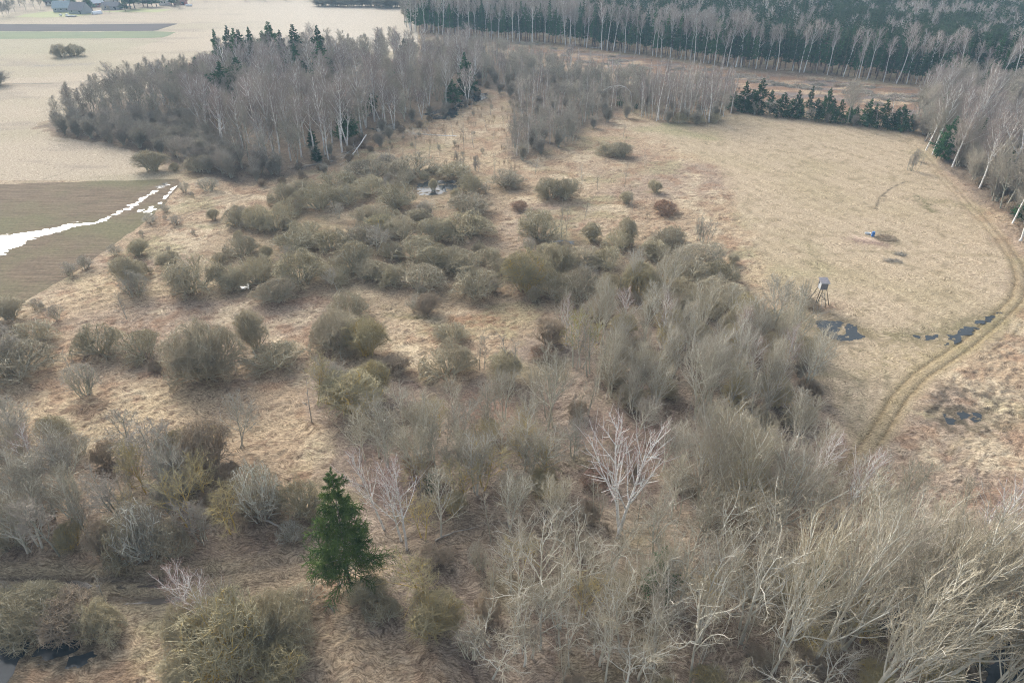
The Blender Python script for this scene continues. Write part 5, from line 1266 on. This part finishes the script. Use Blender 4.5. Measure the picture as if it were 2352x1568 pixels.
for k in range(9):
    z = 0.35 * (k + 1); yy = -1.35 + 0.6 * z / 3.3; xx = 0.25 - 0.15 * z / 3.3
    ldm.tubes(np.array([[(xx - 0.24, yy, z), (xx + 0.24, yy, z)]], float), np.full((1, 2), 0.025), 5)
link('ladder', ldm.mesh('ladder', M['old_wood']), tw_)
rows('around the foot of the hunting tower', [('brown_shrub', 1855, 712, 48, 17), ('tuft', 1895, 716, 46, 16), ('thicket', 1842, 700, 30, 60), ('tuft', 1875, 722, 44, 14)])

# barrel, trough and brush heap by the bare sandy patch
M['blue'] = flat('blue_plastic', (0.04, 0.16, 0.42), 0.35, 3, 0.08, 0.5)
M['white_plastic'] = flat('white_plastic', (0.62, 0.66, 0.68), 0.4, 3, 0.06, 0.5)
bx_, by_ = [float(q) for q in G(2004, 543)]
prof = [(0.0, 0), (0.32, 0), (0.34, 0.04), (0.34, 0.28), (0.37, 0.31), (0.37, 0.35), (0.34, 0.38), (0.35, 0.62), (0.38, 0.65), (0.38, 0.69), (0.34, 0.72), (0.33, 1.02), (0.30, 1.06), (0.27, 1.06), (0.27, 1.03), (0.0, 1.03)]
def lathe(prof, S=20):
    v = [(r * math.cos(2 * math.pi * k / S), r * math.sin(2 * math.pi * k / S), z) for r, z in prof for k in range(S)]
    f = [(i * S + k, i * S + (k + 1) % S, (i + 1) * S + (k + 1) % S, (i + 1) * S + k) for i in range(len(prof) - 1) for k in range(S)]
    return v, f
br_ = bpy.data.objects.new('barrel', None); COL.objects.link(br_); br_.location = (bx_, by_, 0)
tag(br_, 'blue plastic barrel beside a brush heap on the meadow', 'barrel')
v, f = lathe(prof); o = meshp('drum', v, f, M['blue'], br_)
v, f = lathe([(0.0, 1.035), (0.29, 1.035), (0.31, 1.075), (0.30, 1.10), (0.06, 1.10), (0.0, 1.10)]); meshp('lid', v, f, M['blue'], br_)
cx_, cy_ = [float(q) for q in G(1992, 538)]
tr_ = bpy.data.objects.new('trough', None); COL.objects.link(tr_); tr_.location = (cx_, cy_, 0); tr_.rotation_euler = (0, 0, -0.25)
tag(tr_, 'low white tub lying on the ground left of the barrel', 'tub')
S = 24
def ell(a, b, z): return [(a * math.cos(2 * math.pi * k / S), b * math.sin(2 * math.pi * k / S), z) for k in range(S)]
v = ell(0.5, 0.26, 0) + ell(0.58, 0.32, 0.25) + ell(0.66, 0.38, 0.34) + ell(0.66, 0.38, 0.37) + ell(0.54, 0.28, 0.34) + ell(0.45, 0.2, 0.08) + ell(0.01, 0.01, 0.07)
f = [(i * S + k, i * S + (k + 1) % S, (i + 1) * S + (k + 1) % S, (i + 1) * S + k) for i in range(6) for k in range(S)]
meshp('tub_shell', v, f, M['white_plastic'], tr_)
boxes('handle', [(-0.72, -0.66, -0.10, 0.10, 0.30, 0.34), (0.66, 0.72, -0.10, 0.10, 0.30, 0.34)], M['dark'], tr_)

def brush_pile(name, x, y, rx, ry, h, n, mat, label, seed, ln=1.6, r=0.02):
    rg = np.random.default_rng(seed)
    a = rg.uniform(0, 6.28, n); q = np.sqrt(rg.uniform(0, 1, n))
    p = np.stack([rx * q * np.cos(a), ry * q * np.sin(a), np.zeros(n)], 1)
    p[:, 2] = rg.uniform(0.02, 1, n) * h * (1 - q ** 2) + 0.03
    d = rg.normal(size=(n, 3)); d[:, 2] *= 0.22
    P, R = grow_from(rg, p - norm(d) * ln * 0.4, d, rg.uniform(0.5, 1.2, n) * ln, r * 1.4, r * 0.6, 4, 0.0, 0.15)
    P[..., 2] = np.maximum(P[..., 2], 0.02)
    b = Bag(); b.tubes(P, R, 3)
    o = link(name, b.mesh(name, mat)); o.location = (x, y, 0)
    tag(o, label, 'brush pile'); return o
bx2, by2 = [float(q) for q in G(2036, 548)]
brush_pile('brush_pile', bx2, by2, 2.2, 1.8, 0.6, 420, M['brown_twig'], 'olive-brown heap of cut branches right of the blue barrel', 3)
bx2, by2 = [float(q) for q in G(2050, 600)]
brush_pile('brush_pile', bx2, by2, 1.6, 0.9, 0.25, 130, M['grey_twig'], 'thin scatter of grey cut branches below the brush heap', 4)
bx2, by2 = [float(q) for q in G(2068, 585)]
brush_pile('brush_pile', bx2, by2, 0.9, 0.8, 0.4, 110, M['grey_twig'], 'small dark tangle of branches between the heap and the dirt track', 5)

# fallen trunks
def log(x1, y1, x2, y2, r, mat, label, branches=10, bend=0.5, z0=0.15, z1=0.3, seed=1, name='fallen_tree', cat='fallen tree'):
    rg = np.random.default_rng(seed)
    a = np.array([*[float(q) for q in G(x1, y1)], z0]); b = np.array([*[float(q) for q in G(x2, y2)], z1])
    root = bpy.data.objects.new(name, None); COL.objects.link(root); root.location = (a[0], a[1], 0)
    n = 9; t = np.linspace(0, 1, n)[:, None]
    side = np.array([-(b - a)[1], (b - a)[0], 0]); side = side / (np.linalg.norm(side) + 1e-6)
    P = a * (1 - t) + b * t + side * np.sin(t * np.pi * 1.3) * bend * 0.4 + rg.normal(0, 0.04, (n, 3)) * [1, 1, 0.5]
    P = (P - [a[0], a[1], 0])[None]
    R = np.linspace(r, r * 0.3, n)[None]
    bg_ = Bag(); bg_.tubes(P, R, 7)
    link('trunk', bg_.mesh('trunk', mat, True), root)
    if branches:
        L1 = kids(rg, P, R, branches, 0.45, 1.0, 20, 50, 0.28, 5, 0.02, 0.08, 0.5, 0.02)
        L2 = kids(rg, *L1, 4, 0.3, 1.0, 20, 45, 0.5, 3, 0.02, 0.1, 0.6, 0.015)
        for L in (L1, L2): L[0][..., 2] = np.maximum(L[0][..., 2], 0.04)
        c = Bag(); c.tubes(L1[0], L1[1], 3); c.tubes(L2[0], L2[1], 3)
        link('crown', c.mesh('crown', mat), root)
    tag(root, label, cat); return root
log(843, 330, 798, 372, 0.18, M['birch_bark'], 'white fallen birch leaning out of the left grove front edge', z0=2.6, z1=0.2, seed=1)
log(765, 371, 668, 390, 0.16, M['old_wood'], 'pale fallen trunk lying in front of the left grove', seed=2)
log(1048, 314, 946, 309, 0.17, M['birch_bark'], 'branchy white fallen birch in the boggy clearing', branches=16, seed=3)
log(1846, 227, 1779, 214, 0.20, M['old_wood'], 'long pale log behind the spruce row', branches=0, seed=4)
log(1000, 1243, 1090, 1212, 0.13, M['old_wood'], 'thin pale log on the leaf litter right of the large spruce', branches=0, seed=5)
log(603, 1196, 655, 1222, 0.15, M['old_wood'], 'grey-brown fallen trunk above the pollard crown left of the spruce', branches=0, seed=6)
log(1380, 112, 1350, 110, 0.25, M['old_wood'], 'pale log on the clear-cut at the forest edge', branches=0, seed=7)
log(750, 1320, 790, 1345, 0.06, M['old_wood'], 'bleached dead branch at the foot of the large spruce', branches=8, seed=8)
log(742, 1396, 768, 1400, 0.05, M['old_wood'], 'bleached twiggy branch on the ground below the large spruce', branches=10, seed=9)
log(936, 1300, 1060, 1290, 0.09, M['pole_wood'], 'dark mossy stick on the leaf litter below the white birches', branches=4, seed=10)

def arch(pts, r, mat, label, seed):
    """a bent living birch: pts are (x, y, height) of its course over the ground"""
    x0, y0 = [float(q) for q in G(pts[0][0], pts[0][1])]
    root = bpy.data.objects.new('bent_birch', None); COL.objects.link(root); root.location = (x0, y0, 0)
    P = np.array([[(a, b, c) for a, b, c in pts[1:]]], float)
    R = np.linspace(r, 0.03, P.shape[1])[None]
    b = Bag(); b.tubes(P, R, 6); link('trunk', b.mesh('trunk', mat, True), root)
    rg = np.random.default_rng(seed)
    L1 = kids(rg, P, R, 12, 0.5, 1.0, 20, 50, 0.18, 4, -0.1, 0.08, 0.5, 0.03)
    c = Bag(); c.tubes(L1[0], L1[1], 3); link('crown', c.mesh('crown', mat), root)
    tag(root, label, 'birch tree'); return root
arch([(1448, 247), (0, 0, 0), (0.2, 0, 3), (-0.4, 0, 5.4), (-2.2, 0, 7.0), (-5, 0, 7.8), (-8, 0, 7.2), (-10.5, 0, 6.0)], 0.16, M['birch_bark'], 'white birch bent into an arch at the meadow head', 3)
arch([(880, 303), (0, 0, 0), (-0.8, 0, 4), (-2, 0, 7.5), (-4.2, 0, 10), (-6.5, 0, 11)], 0.14, M['birch_bark'], 'thin white birch bending left at the front of the left grove', 4)

# slash on the clear-cut: separate heaps and a few trunks
rg = np.random.default_rng(60)
k = 0
for (x, y) in [(1195, 100), (1215, 102), (1420, 140), (1480, 158), (1700, 178), (1735, 182), (1765, 190), (1790, 196), (1835, 200), (1865, 205), (1880, 196), (1985, 212), (2010, 222), (2035, 228), (2060, 222), (2085, 232), (2110, 222), (2010, 240), (1950, 215), (1560, 160), (1620, 178)]:
    a, b = [float(q) for q in G(x, y)]
    o = brush_pile('slash_heap', a, b, rg.uniform(2.5, 5), rg.uniform(1.5, 3), rg.uniform(0.5, 1.1), 150, M['grey_twig'], 'grey heap of logging slash on the clear-cut strip', 70 + k, 3.0, 0.06)
    o['group'] = 'grey slash heaps on the clear-cut strip'; o['category'] = 'slash heap'
    k += 1
for q in range(26):
    x = rg.uniform(1250, 2090); y0_ = float(np.interp(x, [p[0] for p in FRONT], [p[1] for p in FRONT])); y = y0_ + rg.uniform(8, 34)
    a, b = [float(q_) for q_ in G(x, y)]
    o = brush_pile('slash_heap', a, b, rg.uniform(1.2, 3.0), rg.uniform(0.8, 2), rg.uniform(0.3, 0.9), 60, M['grey_twig'] if q % 3 else M['brown_twig'], 'grey heap of logging slash on the clear-cut strip', 170 + q, 2.6, 0.07)
    o['group'] = 'grey slash heaps on the clear-cut strip'; o['category'] = 'slash heap'

# ------------------------------------------------------------ village far behind the fields
def paint(name, c, r=0.7): return flat(name, c, r, 1.0, 0.08)
M['wall_white'] = paint('wall_white', (0.72, 0.70, 0.66)); M['wall_grey'] = paint('wall_grey', (0.36, 0.38, 0.40))
M['wall_red'] = paint('wall_red', (0.36, 0.16, 0.14)); M['roof_grey'] = paint('roof_grey', (0.22, 0.21, 0.22))
M['roof_blue'] = paint('roof_blue', (0.40, 0.46, 0.48)); M['roof_white'] = paint('roof_white', (0.82, 0.84, 0.86))
M['glass'] = flat('window_glass', (0.05, 0.06, 0.07), 0.15, 1, 0.05, 0.5)
M['roof_red'] = paint('roof_red', (0.30, 0.17, 0.16)); M['brick'] = paint('brick', (0.40, 0.24, 0.18))
def house(x, y, L, Wd, hw, hr, wall, roof, rot, label, chimney=True, wins=3, name='house', cat='house'):
    X, Y = [float(q) for q in G(x, y)]
    root = bpy.data.objects.new(name, None); COL.objects.link(root); root.location = (X, Y, 0); root.rotation_euler = (0, 0, rot)
    tag(root, label, cat)
    l, w2 = L / 2, Wd / 2
    v = [(-l, -w2, 0), (l, -w2, 0), (l, w2, 0), (-l, w2, 0), (-l, -w2, hw), (l, -w2, hw), (l, w2, hw), (-l, w2, hw), (-l, 0, hw + hr), (l, 0, hw + hr)]
    meshp('wall', v, [(0, 1, 5, 4), (1, 2, 6, 9, 5), (2, 3, 7, 6), (3, 0, 4, 8, 7)], wall, root)
    e = 0.5; s = hr / w2; ze = hw - e * s
    rv = []
    for zz in (0.03, 0.22):
        rv += [(-l - e, -w2 - e, ze + zz), (l + e, -w2 - e, ze + zz), (l + e, 0, hw + hr + zz), (-l - e, 0, hw + hr + zz), (l + e, w2 + e, ze + zz), (-l - e, w2 + e, ze + zz)]
    r = meshp('roof', rv, [(6, 7, 8, 9), (9, 8, 10, 11), (0, 3, 2, 1), (3, 5, 4, 2), (0, 1, 7, 6), (4, 5, 11, 10), (1, 2, 8, 7), (2, 4, 10, 8), (3, 0, 6, 9), (5, 3, 9, 11)], roof, root)
    if chimney: boxes('chimney', [(l * 0.3, l * 0.3 + 0.7, -0.35, 0.35, hw + hr * 0.6, hw + hr + 1.0)], M['brick'], r)
    for i in range(wins):
        cx = -l + (i + 0.5) * L / wins
        wd = boxes('window', [(cx - 0.7, cx + 0.7, -w2 - 0.06, -w2 - 0.003, hw * 0.38, hw * 0.38 + 1.3)], M['wall_white'], root)
        boxes('pane', [(cx - 0.55, cx + 0.55, -w2 - 0.10, -w2 - 0.063, hw * 0.38 + 0.14, hw * 0.38 + 1.16)], M['glass'], wd)
    boxes('door', [(l * 0.55, l * 0.55 + 1.0, -w2 - 0.08, -w2 - 0.003, 0.02, 2.1)], M['dark'], root) if wins < 3 else None
    return root
house(147, 27, 11, 8, 3.0, 4.0, M['wall_grey'], M['roof_blue'], 0.15, 'pale blue-grey roofed farmhouse beside the green lawn')
house(186, 31, 12, 9, 2.6, 4.5, M['wall_grey'], M['roof_grey'], -0.25, 'dark grey roofed barn right of the pale farmhouse', False, 2, 'barn', 'barn')
house(222, 16, 9, 7, 3.0, 3.0, M['wall_red'], M['roof_white'], 0.9, 'red house with a white roof among the spruces')
house(258, 22, 12, 7, 2.4, 2.4, M['wall_grey'], M['roof_grey'], 0.05, 'low grey shed right of the red house', False, 2, 'shed', 'shed')
house(345, 5, 11, 8, 3.0, 2.0, M['wall_white'], M['roof_white'], 0.05, 'white-roofed house behind the dark hedge')
house(380, 12, 7, 6, 4.2, 2.2, M['wall_white'], M['roof_red'], -0.3, 'small white house right of the dark hedge')
house(415, 11, 9, 6, 2.6, 2.4, M['wall_red'], M['roof_red'], 0.1, 'brown shed at the right end of the village', False, 2, 'shed', 'shed')
house(120, 12, 8, 6, 2.6, 2.6, M['wall_white'], M['roof_grey'], 0.2, 'small grey-roofed house at the left end of the village')
house(255, 3, 9, 7, 3.0, 2.6, M['wall_white'], M['roof_blue'], -0.1, 'pale house behind the village spruces')
house(305, 4, 8, 6, 2.8, 2.6, M['wall_grey'], M['roof_blue'], 0.3, 'blue-grey cottage between the tall village spruces')
# polytunnel and round bales
X, Y = [float(q) for q in G(223, 33)]
root = bpy.data.objects.new('polytunnel', None); COL.objects.link(root); root.location = (X, Y, 0); root.rotation_euler = (0, 0, 0.9)
tag(root, 'small white polytunnel in front of the village', 'greenhouse')
A = np.linspace(0, math.pi, 13)
v = [(yy, 1.9 * math.cos(a), 0.05 + 2.1 * math.sin(a)) for yy in (-3, 3) for a in A]
meshp('cover', v, [(i, i + 1, 14 + i, 13 + i) for i in range(12)] + [tuple(range(12, -1, -1)), tuple(range(13, 26))], M['roof_white'], root)
boxes('door', [(-3.08, -3.01, -0.5, 0.5, 0.05, 1.7)], M['wall_grey'], root)
rg = np.random.default_rng(5)
for i, x in enumerate((429, 432, 436, 439, 151 + 3, 140)):
    X, Y = [float(q) for q in G(x, 15 if i < 4 else 37.5 + 0.0 * i)]
    S = 16; R_ = 0.75
    v, f = [], []
    prof = [(0.0, -0.65), (0.68, -0.65), (0.75, -0.55), (0.75, 0.55), (0.68, 0.65), (0.0, 0.65)]
    vv, f = lathe(prof, S)
    v = [(z, x2, y2 + 0.74) for x2, y2, z in vv]
    o = meshp('wrapped_bale', v, f, M['roof_white'])
    o.location = (X, Y, 0); o.rotation_euler = (0, 0, 1.2)
    tag(o, 'white wrapped bale in the row right of the village' if i < 4 else ('white wrapped bale on the lawn edge, right one' if i == 4 else 'white wrapped bale on the lawn edge, left one'), 'bale')
    if i < 4: o['group'] = 'white wrapped bales right of the village'
X1, Y1 = G(152, 39); X2, Y2 = G(176, 39)
st_ = bpy.data.objects.new('wood_stack', None); COL.objects.link(st_); st_.location = (float(X1), float(Y1), 0)
tag(st_, 'long low grey plank stack on the lawn in front of the farmhouse', 'plank stack')
boxes('plank_layer', [(0, float(X2 - X1), -0.8, 0.8, 0.2, 0.55)], M['wall_grey'], st_)
boxes('plank_layer', [(0.2, float(X2 - X1) - 0.3, -0.7, 0.7, 0.553, 0.85)], M['board_pale'], st_)

# trees of the village and the far clumps
V_S = 'in the village at the upper left'
for x, yb, h, ww in [(108, 14, 13, 5), (126, 13, 11, 5), (170, 22, 15, 6), (200, 26, 10, 6), (205, 24, 9, 6), (213, 26, 9, 6), (235, 14, 12, 5), (262, 10, 16, 8), (272, 12, 17, 8), (282, 14, 15, 9), (292, 19, 13, 8), (300, 21, 15, 9), (310, 20, 13, 9), (288, 26, 7, 6), (330, 16, 9, 7), (340, 17, 9, 7), (350, 17, 9, 7), (360, 16, 9, 7), (395, 14, 9, 5), (402, 15, 9, 6), (318, 10, 16, 8)]:
    X, Y = [float(q) for q in G(x, yb)]
    put('far_spruce', X, Y, ww, h, V_S, look='dark village evergreen')
for x, yb, h in [(20, 38, 10), (8, 40, 9), (35, 30, 11), (60, 24, 12), (80, 20, 12), (95, 22, 10), (45, 14, 12), (15, 18, 12), (5, 10, 12), (70, 8, 12), (110, 4, 12), (130, 2, 12), (30, 4, 12), (160, 6, 11), (190, 5, 11), (215, 4, 12), (240, 30, 6), (252, 30, 5), (412, 20, 6), (440, 4, 9), (470, 3, 9), (500, 2, 9)]:
    X, Y = [float(q) for q in G(x, yb)]
    put('village_tree', X, Y, None, h, V_S)
for x in range(726, 800, 9):
    X, Y = [float(q) for q in G(x, 16)]; put('alder_low', X, Y + rng.uniform(0, 8), 10, 7, 'in the far clump beyond the pale field', look='blue-grey far shrub')
for x in range(808, 940, 10):
    X, Y = [float(q) for q in G(x, 17 + (x > 860) * 2)]; put('alder_low', X, Y + rng.uniform(0, 10), 11, 8, 'in the far clump left of the forest corner', look='blue-grey far shrub')
zone(['alder_low', 'village_tree'], [(560, -6), (930, -12), (925, 8), (800, 2), (560, 4)], 12, 'along the far hedgerow at the top edge', seed=81, H={'alder_low': 7, 'village_tree': 9}, maxn=60)
zone(['village_tree', 'far_birch'], [(925, 72), (945, 20), (1010, -20), (1120, 0), (1110, 80), (1000, 76)], 6.5, 'at the left corner of the far forest', seed=82, H={'village_tree': 17, 'far_birch': 19}, weights=[.7, .3], maxn=60)
put('alder_low', *[float(q) for q in G(-4, 196)], 10, 6, 'at the left frame edge beyond the ploughed field', look='bushy grey tree')

# ------------------------------------------------------------ haze
LX, LY0, LY1 = 2600, -90, 3260
hz = meshp("haze", box_verts(-16000, 16000, LY0, 3400, -1.2, CAMH + 3), BOXF, M["dark"])
hm = bpy.data.materials.new('haze'); hm.use_nodes = True
n = hm.node_tree; n.nodes.clear()
out = n.nodes.new("ShaderNodeOutputMaterial"); pv = n.nodes.new("ShaderNodeVolumePrincipled")
pv.inputs["Color"].default_value = (0.50, 0.76, 1.0, 1)
pv.inputs["Density"].default_value = 0.0003
pv.inputs["Anisotropy"].default_value = 0.0
n.links.new(pv.outputs[0], out.inputs["Volume"])
hz.data.materials.clear(); hz.data.materials.append(hm)
tag(hz, kind='stuff', label='thin pale blue haze in the air over the fields and forest')

# ------------------------------------------------------------ labels
ORD = ['first', 'second', 'third', 'fourth', 'fifth', 'sixth', 'seventh', 'eighth', 'ninth', 'tenth', 'eleventh', 'twelfth']
clusters = {}
for r in RECS: clusters.setdefault((r['look'], r['place']), []).append(r)
for (look, place), rs in clusters.items():
    rs.sort(key=lambda r: r['x'])
    for i, r in enumerate(rs):
        o = r['o']; o['category'] = INFO[r['kind']][1]
        if len(rs) == 1: o['label'] = f'{look} {place}'
        elif len(rs) <= 12: o['label'] = f'{look}, ' + ('leftmost' if i == 0 else 'rightmost' if i == len(rs) - 1 else ORD[i] + ' from left') + f' {place}'
        else: o['label'] = f'{look} {place}'
        if len(rs) > 1: o['group'] = f'{look} {place}'
        if len(o['label'].split()) > 16: print('LONG', o['label'])
